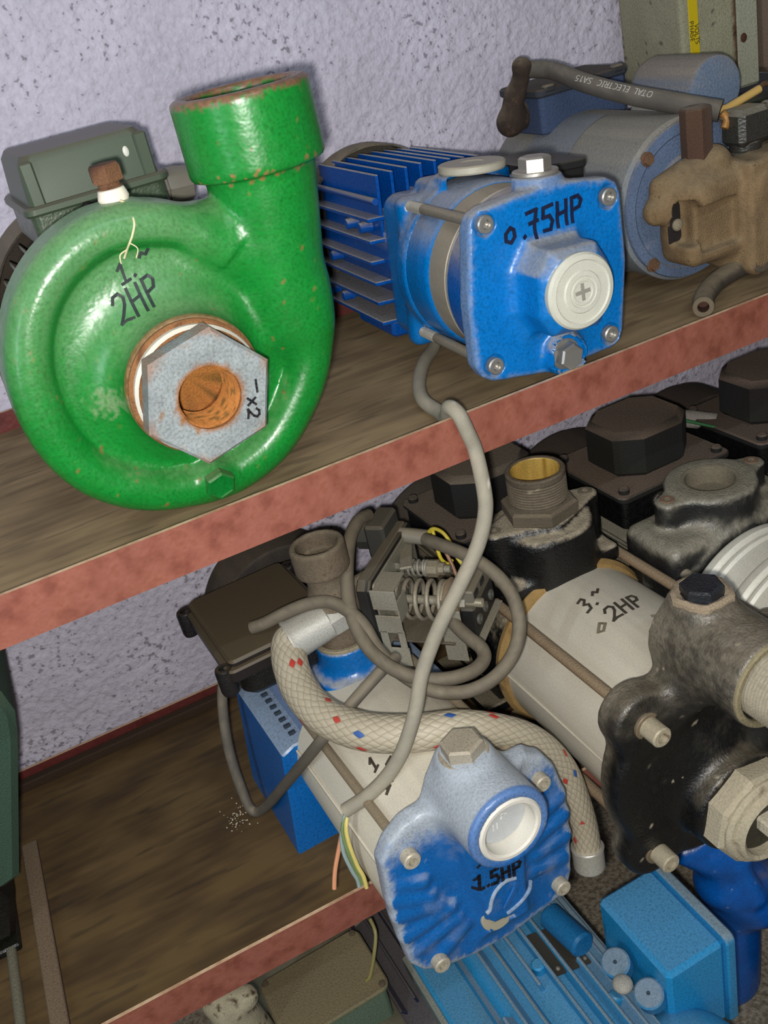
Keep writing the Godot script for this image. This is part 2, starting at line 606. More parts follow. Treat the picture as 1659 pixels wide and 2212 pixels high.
func _ready() -> void:
	var cam := Camera3D.new()
	cam.name = "camera"
	cam.fov = 55.405
	cam.near = 0.02
	cam.far = 30.0
	cam.transform = Transform3D(Basis(Vector3(0.887397, -0.202944, 0.413932), Vector3(0.367475, 0.853563, -0.369314), Vector3(-0.278367, 0.479838, 0.832026)), Vector3(0, 0.320135, 0.65112))
	add_child(cam)
	cam.current = true
	var we := WorldEnvironment.new()
	we.name = "environment"
	var env := Environment.new()
	env.background_mode = Environment.BG_COLOR
	env.background_color = Color(0.55, 0.62, 0.72)
	env.background_energy_multiplier = 0.3
	env.tonemap_mode = Environment.TONE_MAPPER_LINEAR
	env.tonemap_exposure = 1.1
	env.sdfgi_enabled = true
	env.ssao_enabled = true
	env.ssil_enabled = true
	we.environment = env
	add_child(we)
	# the phone's flash, a little below and left of its lens
	var fl := OmniLight3D.new()
	fl.name = "phone_flash"
	fl.position = cam.transform * Vector3(-0.014, -0.02, 0.0)
	fl.light_color = Color(1.0, 0.985, 0.965)
	fl.light_energy = 0.63
	fl.light_size = 0.006
	fl.omni_range = 12.0
	fl.omni_attenuation = 2.0
	fl.shadow_enabled = true
	add_child(fl)
	make_materials()
	# strip lamps of the workshop
	lamp("strip_lamp", Transform3D(Basis(Vector3.UP, 0.0), Vector3(0.2, 1.42, 1.25)), 1.2, 0.85, "white fluorescent strip lamp hung under the workshop ceiling")
	lamp("strip_lamp", Transform3D(Basis(Vector3.BACK, PI / 2) * Basis(Vector3.RIGHT, 0.0), Vector3(-1.42, 0.55, 0.9)), 1.0, 0.9, "white fluorescent strip lamp fixed upright on the side wall")
	room()
	shelves()
	if true:
		green_pump()
		small_blue_pump()
		grey_motor()
		blue_steel_pump()
		pressure_switch()
		braided_hose()
		cables()
		black_steel_pump()
		ribbed_pump()
		far_pump()
		metal_box()
		left_things()
		bottom_things()

func lamp(called: String, at: Transform3D, len_m: float, energy: float, label: String) -> void:
	var o := thing(called, label, "lamp", at)
	var L := len_m * 1000.0
	part("housing", Geo.new().box(Vector3(0, 12, 0), Vector3(L + 60, 40, 90), 4), o, mats.plastic, {c = C(200, 200, 198), m = 0.03})
	var tb := part("tube", Geo.new().cyl(13, -L / 2, L / 2, 2, 20, to(Vector3(0, -22, 0), Vector3.RIGHT)), o, mats.plastic, {c = C(235, 240, 245), m = 0.0})
	var gm: StandardMaterial3D = mats.plastic.duplicate()
	gm.emission_enabled = true
	gm.emission = Color(0.92, 0.96, 1.0)
	gm.emission_energy_multiplier = 1.5
	tb.material_override = gm
	var al := AreaLight3D.new()
	al.name = "lamp_light"
	al.area_size = Vector2(len_m, 0.03)
	al.area_normalize_energy = true
	al.light_energy = energy
	al.light_color = Color(0.90, 0.95, 1.0)
	al.area_range = 8.0
	al.area_attenuation = 2.0
	al.shadow_enabled = true
	o.add_child(al)
	al.transform = Transform3D(Basis(Vector3.RIGHT, -PI / 2), Vector3(0, -0.04, 0))

func room() -> void:
	var white := mat("plaster", 0.9, 0.0, {bump = noise_tex(40, 0.05, 4, []), bh = 0.2, scale = 3.0})
	var lav := {c = C(140, 138, 136), m = 0.03}
	# the back wall: rough cast plaster, its front face in one piece with its own texture
	var px := 2048
	var n1 := FastNoiseLite.new()
	n1.seed = 21; n1.frequency = 0.034; n1.fractal_octaves = 4
	n1.fractal_gain = 0.55
	var n2 := FastNoiseLite.new()
	n2.seed = 22; n2.frequency = 0.06; n2.fractal_octaves = 3
	var n3 := FastNoiseLite.new()
	n3.seed = 23; n3.frequency = 0.004; n3.fractal_octaves = 2
	var hi := n1.get_image(px, px, false, false, true)
	hi.convert(Image.FORMAT_L8)
	var ci := n2.get_image(px, px, false, false, true)
	ci.convert(Image.FORMAT_L8)
	var li := n3.get_image(px, px, false, false, true)
	li.convert(Image.FORMAT_L8)
	var h := hi.get_data()
	var c := ci.get_data()
	var l := li.get_data()
	var o := PackedByteArray()
	o.resize(px * px * 3)
	for i in px * px:
		var y := i >> 11
		# chips are denser low on the wall (below the upper shelf)
		var thr := 44 + (l[i] - 128) / 3 + (14 if y > 1150 else -11)
		var k := clampf((c[i] - thr) / 9.0, 0.0, 1.0)
		var t := 0.94 + (l[i] - 128) * 0.0003 + (c[i] - 128) * 0.0004
		o[i * 3] = int(lerpf(146.0, 212.0 * t, k))
		o[i * 3 + 1] = int(lerpf(140.0, 207.0 * t, k))
		o[i * 3 + 2] = int(lerpf(154.0, 224.0 * t, k))
		h[i] = 255 - h[i] if k >= 1.0 else int((255 - h[i]) * 0.75)
	var wm := StandardMaterial3D.new()
	wm.resource_name = "rough_plaster"
	wm.albedo_texture = ImageTexture.create_from_image(Image.create_from_data(px, px, false, Image.FORMAT_RGB8, o))
	wm.roughness = 0.9
	wm.heightmap_enabled = true
	wm.heightmap_texture = ImageTexture.create_from_image(Image.create_from_data(px, px, false, Image.FORMAT_L8, h))
	wm.heightmap_scale = 0.3
	var bx := BoxMesh.new()
	bx.size = Vector3(4.2, 2.72, 0.12)
	var arr := bx.get_mesh_arrays()
	var vv: PackedVector3Array = arr[Mesh.ARRAY_VERTEX]
	var uv: PackedVector2Array = arr[Mesh.ARRAY_TEX_UV]
	for i in vv.size():
		uv[i] = Vector2((vv[i].x + 0.4 + 0.25) / 1.3, (0.5 - (vv[i].y + 0.21)) / 1.3)
	arr[Mesh.ARRAY_TEX_UV] = uv
	var me := ArrayMesh.new()
	me.add_surface_from_arrays(Mesh.PRIMITIVE_TRIANGLES, arr)
	var mi := MeshInstance3D.new()
	mi.name = "wall_back"
	mi.mesh = me
	mi.material_override = wm
	mi.position = Vector3(0.4, 0.21, -0.482)
	add_child(mi)
	tag(mi, "rough white plaster wall with grey chips behind the shelf", "wall", "", "structure")
	var S := func(called, ce, sz, lb):
		struct(called, Geo.new().box(ce * 1000.0, sz * 1000.0, 0.0), white, lav, lb)
	S.call("wall_left", Vector3(-1.56, 0.21, 1.0), Vector3(0.12, 2.72, 2.84), "plain wall left of the shelf")
	S.call("wall_right", Vector3(2.36, 0.21, 1.0), Vector3(0.12, 2.72, 2.84), "plain wall right of the shelf")
	S.call("wall_front", Vector3(0.4, 0.21, 2.48), Vector3(4.2, 2.72, 0.12), "plain wall facing the shelf")
	S.call("ceiling", Vector3(0.4, 1.63, 1.0), Vector3(4.2, 0.12, 3.1), "white workshop ceiling")
	var cm := mat("concrete", 0.92, 0.0, {tex = noise_tex(41, 0.05, 5, [[0, Color(.55, .52, .48)], [.6, Color(.9, .88, .84)], [1, Color.WHITE]]), bump = noise_tex(42, 0.08, 4, []), bh = 0.15, scale = 4.0})
	struct("floor", Geo.new().box(Vector3(400, -1040, 1000), Vector3(4200, 120, 3100), 0.0), cm, {c = C(164, 156, 142), m = 0.1}, "dusty concrete workshop floor")

func wood_tex(seed_: int, dark: Color, light: Color) -> ImageTexture:
	var n := FastNoiseLite.new()
	n.seed = seed_; n.frequency = 0.01; n.fractal_octaves = 4
	var st := FastNoiseLite.new()
	st.seed = seed_ + 1; st.frequency = 0.006; st.fractal_octaves = 3
	var im := Image.create(704, 352, false, Image.FORMAT_RGB8)
	var sp := FastNoiseLite.new()
	sp.seed = seed_ + 2; sp.frequency = 0.016; sp.fractal_octaves = 3
	for y in 352:
		for x in 704:
			var g := n.get_noise_2d(x * 0.73, y * 7.3)
			var s := st.get_noise_2d(x * 1.16, y * 2.3)
			var k := clampf(0.6 + g * 0.4 + s * 0.8, 0.0, 1.0)
			var blot := smoothstep(0.34, 0.5, sp.get_noise_2d(x * 0.44, y * 2.6))
			im.set_pixel(x, y, dark.lerp(light, k) * (1.0 - 0.15 * blot))
	return ImageTexture.create_from_image(im)

func shelves() -> void:
	var o := thing("shelf_rack", "red oxide steel angle shelf rack with brown plywood boards against the white wall", "shelf", Transform3D(Basis.IDENTITY, Vector3(0.4, -0.98, -0.2)))
	var rail := mat("rail_paint", 0.62, 0.0, {tex = noise_tex(51, 0.012, 5, [[0, Color(.80, .72, .68)], [.4, Color(.95, .92, .90)], [.7, Color.WHITE], [.8, Color(.96, .93, .88)], [1, Color(.9, .88, .84)]]), bump = mats.gloss.heightmap_texture, bh = 0.03, scale = 6.0})
	var rs := {c = C(143, 86, 71), m = 0.1, d = 1.0, dl = 0.3, dh = 0.9, dc = C(204, 176, 144)}
	var X0 := -1150.0
	var LN := 3100.0
	var base := Vector3(400, -980, -200)
	var bt := [wood_tex(60, Color(.41, .34, .24), Color(.56, .48, .35)), wood_tex(66, Color(.26, .19, .10), Color(.38, .30, .17))]
	var ys := [0.0, -430.0]
	for k in 2:
		for s in [0, 1]:
			# angle iron: upright leg outside, flat leg under the board
			var zo := 0.0 if s == 0 else -403.0 - 3.5
			var zi := -1.0 if s == 0 else 1.0
			var pf := PackedVector2Array()
			for q in [Vector2(0, 0), Vector2(0, -40), Vector2(zi * 40, -40), Vector2(zi * 40, -36.5), Vector2(zi * 3.6, -36.5), Vector2(zi * 3.6, 0)]:
				pf.append(q)
			if s == 1:
				pf.reverse()
			var n := 90
			var xs := PackedFloat32Array()
			var g := Geo.new()
			# swept along x in short lengths, so that paint wear can vary along it
			for i in n:
				var a := X0 + LN * i / n
				var b := X0 + LN * (i + 1) / n
				for e in pf.size():
					var p := pf[e]
					var q := pf[(e + 1) % pf.size()]
					var P := func(xx: float, r: Vector2) -> Vector3: return Vector3(xx, r.y + ys[k], zo + r.x) - base
					g.quad(P.call(a, q), P.call(b, q), P.call(b, p), P.call(a, p))
			var rk := rs.duplicate()
			if s == 1:
				rk.c = C(104, 44, 40)
			part("rail", g, o, rail, rk, 30.0, "red steel angle rail")
		var wm := StandardMaterial3D.new()
		wm.resource_name = "plywood"
		wm.albedo_texture = bt[k]
		wm.vertex_color_use_as_albedo = true
		wm.roughness = 0.8
		wm.uv1_triplanar = true
		wm.uv1_scale = Vector3(1.6, 3.2, 3.2)
		wm.heightmap_enabled = true
		wm.heightmap_texture = bt[k]
		wm.heightmap_scale = 0.06
		part("board", Geo.new().box(Vector3(X0 + LN / 2, ys[k] - 28.5, -203.2) - base, Vector3(LN - 4, 15.8, 398), 1.0), o, wm, {c = Color.WHITE, m = 0.0})
	part("batten", Geo.new().box(Vector3(X0 + LN / 2, -444.5, -394) - base, Vector3(LN - 10, 13, 13), 1.5), o, mats.matte, {c = C(58, 42, 28), m = 0.2}, 30, "dark batten along the back")
	for xx in [-1130.0, 1930.0]:
		for zz in [12.0, -414.0]:
			part("upright", Geo.new().box(Vector3(xx, -180, zz) - base, Vector3(40, 1600, 6), 1.0), o, rail, rs)

# ---------------------------------------------------------------- shared pieces
static func fr(yaw: float, pitch: float, roll: float, x: float, y: float, z: float) -> Transform3D:
	return Transform3D(Basis.from_euler(Vector3(pitch, yaw, roll), EULER_ORDER_YXZ), Vector3(x, y, z))

func hexbolt(called: String, parent: Node, at: Vector3, axis: Vector3, r: float, hgt: float, sty: Dictionary, m: Material, flange := 0.0, turn := 0.2) -> MeshInstance3D:
	var g := Geo.new()
	g.lathe([Vector2(0, 0), Vector2(r, 0), Vector2(r, hgt - 1.6), Vector2(r * 0.86, hgt), Vector2(0, hgt)], 6, to(at, axis, turn))
	if flange > 0.0:
		g.cyl(flange, -2.0, 1.5, 0.6, 28, to(at, axis))
	return part(called, g, parent, m, sty, 25.0)

# socket-head cap screw
func capscrew(parent: Node, at: Vector3, axis: Vector3, r: float, hgt: float, sty: Dictionary, m: Material) -> MeshInstance3D:
	var x := to(at, axis)
	var g := Geo.new()
	g.nut(ngon(24, r), r * 0.52, 0, hgt, r * 0.14, x, 24)
	g.cyl(r * 0.55, 0, hgt * 0.45, 0.1, 6, x)
	return part("bolt", g, parent, m, sty, 30.0)

static func thread_prof(r: float, z0: float, z1: float, pitch: float, depth: float) -> Array:
	var p := [Vector2(r - depth, z0)]
	var z := z0
	while z + pitch <= z1 + 0.01:
		p.append(Vector2(r - depth, z + pitch * 0.1))
		p.append(Vector2(r, z + pitch * 0.45))
		p.append(Vector2(r, z + pitch * 0.6))
		p.append(Vector2(r - depth, z + pitch * 0.95))
		z += pitch
	return p

# moves a point along dir until the field is met
func settle(f: Callable, w: Vector3, dir: Vector3, start: float) -> Vector3:
	var p := w - dir * start
	for i in 60:
		var d: float = f.call(p)
		if d < 0.35:
			break
		p += dir * d * 0.8
	return p

# ---------------------------------------------------------------- the green pump
func green_pump() -> void:
	var o := thing("centrifugal_pump", "green centrifugal pump with a spiral casing and rusty hexagon reducer, on the upper shelf", "pump", fr(0.04, 0, 0, 0.10, 0.0995, -0.09), 120)
	# outer radius of the spiral casing every 20 degrees from 40 degrees on, anticlockwise
	var spiral := PackedFloat32Array([107, 109, 111, 114, 114.5, 114.5, 114, 114.5, 118, 122, 123.5, 124, 129, 132, 132, 135, 138, 139, 139])
	var f := func(p: Vector3) -> float:
		var q := Vector2(p.x, p.y - 4.0)
		var R := q.length()
		var th := fposmod(q.angle() - deg_to_rad(40.0), TAU)
		var k := th / TAU
		var i := int(k * 18.0)
		var ro := lerpf(spiral[i], spiral[i + 1], k * 18.0 - i)
		var rt := 15.0 + 5.0 * k
		var d := Vector2(maxf(absf(p.z - 8.0) - 14.0, 0.0), R - (ro - rt)).length() - rt
		if th > deg_to_rad(328.0):
			d += (th - deg_to_rad(328.0)) * 40.0
		d = smin(d, dcyl(R, p.z + 8.0, 96.0, 31.0, 6.0), 6.0)
		# cone that rises to the suction boss
		var b := Vector2(p.x - 8, p.y + 13)
		var br := b.length()
		d = smin(d, maxf(maxf((br - 80.0 + (p.z - 20.0) * 1.5) * 0.55, p.z - 50.0), 4.0 - p.z), 8.0)
		d = smin(d, dcyl(br, p.z - 37.0, 51.0, 24.0, 3.0), 12.0)
		# discharge neck and its socket
		d = smin(d, dcap(p, Vector3(104, 0, 12), Vector3(112, 108, 14), 33.0, 41.5), 14.0)
		d = smin(d, dcap(p, Vector3(58, 76, 12), Vector3(86, 58, 12), 24.0, 28.0), 10.0)
		var s := Vector2(p.x - 111.0, p.z - 15.0).length()
		d = smin(d, maxf(dcyl(s, p.y - 139.5, 51.0, 28.0, 4.0), (s - 51.0 - (p.y - 110.0)) * 0.7), 5.0)
		d = smax(d, -maxf(s - 39.0, 118.0 - p.y), 2.0)
		# bosses of the priming and drain plugs
		d = smin(d, dcyl(Vector2(p.x - 3, p.z - 10).length(), p.y - 102.0, 14.0, 11.0, 2.0), 9.0)
		d = smin(d, dcap(p, Vector3(6, -96, 8), Vector3(5, -100, 29), 18.0, 16.5), 5.0)
		# mounting face at the rear
		d = smin(d, dcyl(R, p.z + 34.0, 84.0, 12.0, 3.0), 4.0)
		return smax(d, -maxf(br - 34.0, 30.0 - p.z), 1.5)
	var paint := func(p: Vector3, n: Vector3, c: Color) -> Color:
		# rust on the machined rim of the socket
		var e := nz2.get_noise_3dv(p * 1.2)
		if p.y > 160.0 + e * 6.0:
			c = c.lerp(C(122, 92, 70) * (1.0 + e * 0.5), smoothstep(160.0, 164.5, p.y + e * 8.0))
		# knocks along the lower rim of the socket
		if p.y < 117.0 and p.y > 108.0 and p.x > 60.0 and e > 0.42:
			c = C(150, 112, 72)
		if Vector2(p.x - 8, p.y + 13).length() < 56.0 and p.z > 56.5:
			c = C(140, 98, 62) * (1.0 + e * 0.6)
		# dust lying on the upper front of the casing, worn patch beside the boss
		var dd := smoothstep(-30.0, 90.0, p.y + e * 20.0) * smoothstep(75.0, 20.0, p.x) * smoothstep(0.2, 0.75, n.z + n.y * 0.6)
		c = c.lerp(C(132, 158, 124), 0.38 * dd)
		var w := Vector2(p.x + 52, p.y + 12).length() + e * 14.0
		c = c.lerp(C(150, 165, 130), 0.55 * smoothstep(13.0, 4.0, w))
		return c
	var green := {c = C(26, 132, 50), m = 0.14, d = 0.42, dl = 0.25, dh = 1.0, dc = C(122, 148, 110), r = 0.10, rc = C(134, 104, 62), f = paint}
	part("casing", field(f, Vector3(-122, -130, -52), Vector3(170, 174, 66), 2.5), o, mats.gloss, green)
	# suction bushing: tape, hexagon, bore
	var cb := Vector3(7.5, -13.5, 0)
	var rusty := {c = C(142, 98, 60), m = 0.4, r = 0.3, rc = C(96, 62, 38)}
	part("boss_rim", Geo.new().ring(38, 49.5, 59, 65, 1.5, 48, to(cb)), o, mats.rust, rusty, 30, "rusty machined rim")
	part("sealing_tape", Geo.new().lathe([Vector2(45.5, 62), Vector2(46.5, 64), Vector2(46.2, 68), Vector2(47, 71), Vector2(45, 75)], 48, to(cb)), o, mats.thread, {c = C(226, 220, 206), m = 0.15}, 40, "white thread tape")
	var nutc := func(p: Vector3, n: Vector3, c: Color) -> Color:
		var q := Vector2(p.x - cb.x, p.y - cb.y)
		var e := nz2.get_noise_3dv(p)
		var k := smoothstep(27.0, 22.5, q.length() + e * 3.0) + smoothstep(42.5, 47.0, q.length() + e * 3.0) * 0.5
		return c.lerp(C(150, 96, 48) * (1.0 + e * 0.4), clampf(k, 0, 1))
	var nut := part("hex_reducer", Geo.new().nut(ngon(6, 49.5, PI / 2 - 0.299), 22.8, 74, 95, 2.2, to(cb)), o, mats.matte, {c = C(142, 150, 152), m = 0.3, r = 0.12, rc = C(136, 100, 64), f = nutc}, 25, "grey hexagon reducing bush")
	var bore := Geo.new()
	var pr := [Vector2(22.9, 94)]
	var z := 92.0
	while z > 60.0:
		pr.append(Vector2(22.9, z)); pr.append(Vector2(21.3, z - 1.2)); pr.append(Vector2(22.9, z - 2.4))
		z -= 2.4
	pr.append(Vector2(20.5, 58)); pr.append(Vector2(30, 56)); pr.append(Vector2(30, 30.5)); pr.append(Vector2(0, 30.5))
	part("threaded_bore", bore.lathe(pr, 40, to(cb)), nut, mats.rust, {c = C(170, 108, 50), m = 0.5, r = 0.35, rc = C(104, 74, 30)}, 30, "rusty orange threaded bore")
	ink("marker_writing", [[Vector2(0, .4), Vector2(1, .55)]], Transform3D(Basis(Vector3(-2.6, -8.6, 0), Vector3(8.6, -2.6, 0), Vector3.BACK), cb + Vector3(31.5, 2, 95)), 1.6, nut, C(28, 28, 32))
	ink("marker_writing", glyphs("x2"), Transform3D(Basis(Vector3(-2.4, -9.5, 0), Vector3(8.4, -2.2, 0), Vector3.BACK), cb + Vector3(25.5, -9.0, 95)), 1.7, nut, C(28, 28, 32))
	# writing on the cone, as laid on by hand
	var lay := func(w: Vector3) -> Vector3: return settle(f, w, Vector3(0, 0, -1), 0.0)
	ink("marker_writing", glyphs("2HP"), Transform3D(Basis(Vector3(14.0, 3.4, 0), Vector3(-1.0, 18.5, 0), Vector3.BACK), Vector3(-25, 38, 70)), 2.3, o, C(30, 44, 42), lay)
	ink("marker_writing", glyphs("1. ~"), Transform3D(Basis(Vector3(11, 2.5, 0), Vector3(-1, 13, 0), Vector3.BACK), Vector3(-14, 63, 70)), 2.1, o, C(30, 44, 42), lay)
	# priming plug wound with white tape, a thread of it hanging down
	var pp := Vector3(3, 6, 10)
	var brown := {c = C(112, 78, 54), m = 0.4, r = 0.3, rc = C(70, 44, 30)}
	var plug := part("priming_plug", Geo.new().lathe(thread_prof(9, 106, 122, 2.2, 1.0) + [Vector2(8, 122), Vector2(8, 126)], 20, to(pp, Vector3.UP)), o, mats.rust, brown, 30, "rusty hexagon priming plug")
	part("hex_head", Geo.new().lathe([Vector2(0, 124), Vector2(11.5, 124), Vector2(12, 125), Vector2(12, 134), Vector2(10.5, 136), Vector2(0, 136)], 6, to(pp, Vector3.UP, 0.4)), plug, mats.rust, brown, 25)
	part("sealing_tape", Geo.new().lathe([Vector2(8, 107), Vector2(10.8, 108), Vector2(10.2, 110.5), Vector2(11.2, 113), Vector2(10.4, 116), Vector2(9.4, 119), Vector2(8, 119.5)], 24, to(pp, Vector3.UP)), plug, mats.thread, {c = C(232, 224, 206), m = 0.25})
	var strand := []
	for q in [Vector2(4, 118), Vector2(8, 113), Vector2(6, 104), Vector2(2, 96), Vector2(-1, 91), Vector2(-3, 86), Vector2(-6, 80)]:
		var s: Vector3 = settle(f, Vector3(q.x, q.y, 70), Vector3(0, 0, -1), 0.0) if q.y < 106.0 else Vector3(q.x, q.y, 24.0)
		strand.append(s + Vector3(0, 0, 0.8))
	var sp := curve(strand, 6)
	var sg := Geo.new().tube(sp, 0.8, 6)
	sg.tube(curve([strand[5], strand[5] + Vector3(-6, -2, 1), strand[5] + Vector3(-7, -8, 0)], 4), 0.5, 5)
	sg.tube(curve([strand[4], strand[4] + Vector3(4, -5, 1), strand[4] + Vector3(1, -11, 0)], 4), 0.45, 5)
	part("tape_strand", sg, plug, mats.thread, {c = C(222, 208, 170), m = 0.2})
	var dp := Vector3(5, -101, 43.5)
	part("drain_plug", Geo.new().lathe([Vector2(0, -4), Vector2(12.6, -4), Vector2(12.6, 4), Vector2(11, 5.5), Vector2(10, 5.5), Vector2(10, 4.6), Vector2(0, 4.6)], 6, to(dp, Vector3(-0.03, -0.22, 1.0), 0.3)), o, mats.gloss, {c = C(18, 120, 48), m = 0.2, d = 0.3, dl = -0.1, r = 0.22, rc = C(120, 120, 84)}, 25)
	# motor behind the casing
	var dark := {c = C(44, 62, 52), m = 0.2, d = 0.6, dl = 0.1, r = 0.12, rc = C(88, 70, 50)}
	part("motor_body", Geo.new().cyl(70, -236, -42, 3, 48), o, mats.cast, dark)
	for i in 30:
		var a := TAU * (i + 0.5) / 30
		if a > 1.25 and a < 1.9:
			continue
		part("cooling_fin", Geo.new().box(Vector3(77, 0, -140), Vector3(18, 3, 178), 0.8, Transform3D(Basis(Vector3.BACK, a), Vector3.ZERO)), o, mats.cast, dark)
	part("fan_cowl", Geo.new().lathe([Vector2(0, -312), Vector2(60, -312), Vector2(84, -306), Vector2(91, -294), Vector2(91, -226), Vector2(89, -226), Vector2(89, -290), Vector2(0, -300)], 56), o, mats.matte, {c = C(60, 52, 44), m = 0.2, d = 0.6})
	for s in [-1, 1]:
		part("foot", Geo.new().box(Vector3(s * 52, -106, -140), Vector3(44, 27, 120), 3).box(Vector3(s * 42, -84, -140), Vector3(18, 40, 110), 3), o, mats.cast, dark)
	# terminal box
	var bx := Vector3(14, 0, -172)
	var lidc := {c = C(72, 86, 68), m = 0.12, d = 0.55, dl = 0.2, dh = 0.9, dc = C(104, 92, 80)}
	part("terminal_box", Geo.new().prism(rrect(57, 62, 8), 78, 106, 2, to(bx, Vector3.UP)), o, mats.cast, {c = C(66, 82, 62), m = 0.25, r = 0.2, rc = C(92, 82, 62)})
	var lid := part("terminal_box_lid", Geo.new().prism(rrect(61, 66, 9), 104, 112, 2, to(bx, Vector3.UP)), o, mats.plastic, lidc, 30, "dark green terminal box lid")
	# tapered crown of the lid: loft of two rounded rectangles, with a recessed front field between two ribs
	var cg := Geo.new()
	var r0 := rrect(55, 60, 8)
	var r1 := rrect(52, 57, 8)
	var r2 := rrect(48, 53, 9)
	var xx := to(bx, Vector3.UP)
	for i in r0.size():
		var j := (i + 1) % r0.size()
		cg.quad(xx * Geo.v3(r0[i], 111), xx * Geo.v3(r0[j], 111), xx * Geo.v3(r1[j], 143), xx * Geo.v3(r1[i], 143))
		cg.quad(xx * Geo.v3(r1[i], 143), xx * Geo.v3(r1[j], 143), xx * Geo.v3(r2[j], 149), xx * Geo.v3(r2[i], 149))
		cg.tri(xx * Vector3(0, 0, 149.5), xx * Geo.v3(r2[i], 149), xx * Geo.v3(r2[j], 149))
	part("crown", cg, lid, mats.plastic, lidc, 30)
	for s in [-1, 1]:
		part("rib", Geo.new().box(Vector3(bx.x + s * 47, 127, bx.z + 59.2), Vector3(11, 36, 5), 1.5), lid, mats.plastic, lidc, 30)
	part("paint_drip", Geo.new().ball(Vector3(bx.x + 33, 133, bx.z + 58.6), Vector3(2.6, 4.2, 1.0), 12), lid, mats.plastic, {c = C(225, 228, 215), m = 0.0}, 40, "white drop of paint")
	part("lid_screw", Geo.new().ball(Vector3(bx.x - 12, 101, bx.z + 66), Vector3(5, 5, 4), 12), o, mats.black, {c = C(40, 32, 30), m = 0.2})
	part("cable_gland", Geo.new().cyl(16, 0, 10, 1.5, 6, to(Vector3(72, 91, -160), Vector3(1, -0.06, 0))).lathe([Vector2(0, 9), Vector2(15.5, 9), Vector2(16, 12), Vector2(16, 20), Vector2(14, 31), Vector2(9, 33), Vector2(0, 33)], 20, to(Vector3(72, 91, -160), Vector3(1, -0.06, 0)), func(r: float, a: float) -> float: return r * (1.0 + 0.05 * cos(a * 8.0))), o, mats.plastic, {c = C(128, 124, 112), m = 0.2, r = 0.1, rc = C(60, 56, 50)})
	part("power_cable", Geo.new().tube(curve([Vector3(100, 90, -160), Vector3(125, 84, -175), Vector3(138, 40, -205), Vector3(120, -40, -215), Vector3(100, -112, -220), Vector3(30, -115.5, -235), Vector3(-60, -114, -250), Vector3(-98, -88, -252), Vector3(-104, -42, -252), Vector3(-94, -6, -250), Vector3(-88, 20, -262)], 7), 4.2, 10), o, mats.rubber, {c = C(126, 122, 112), m = 0.2})
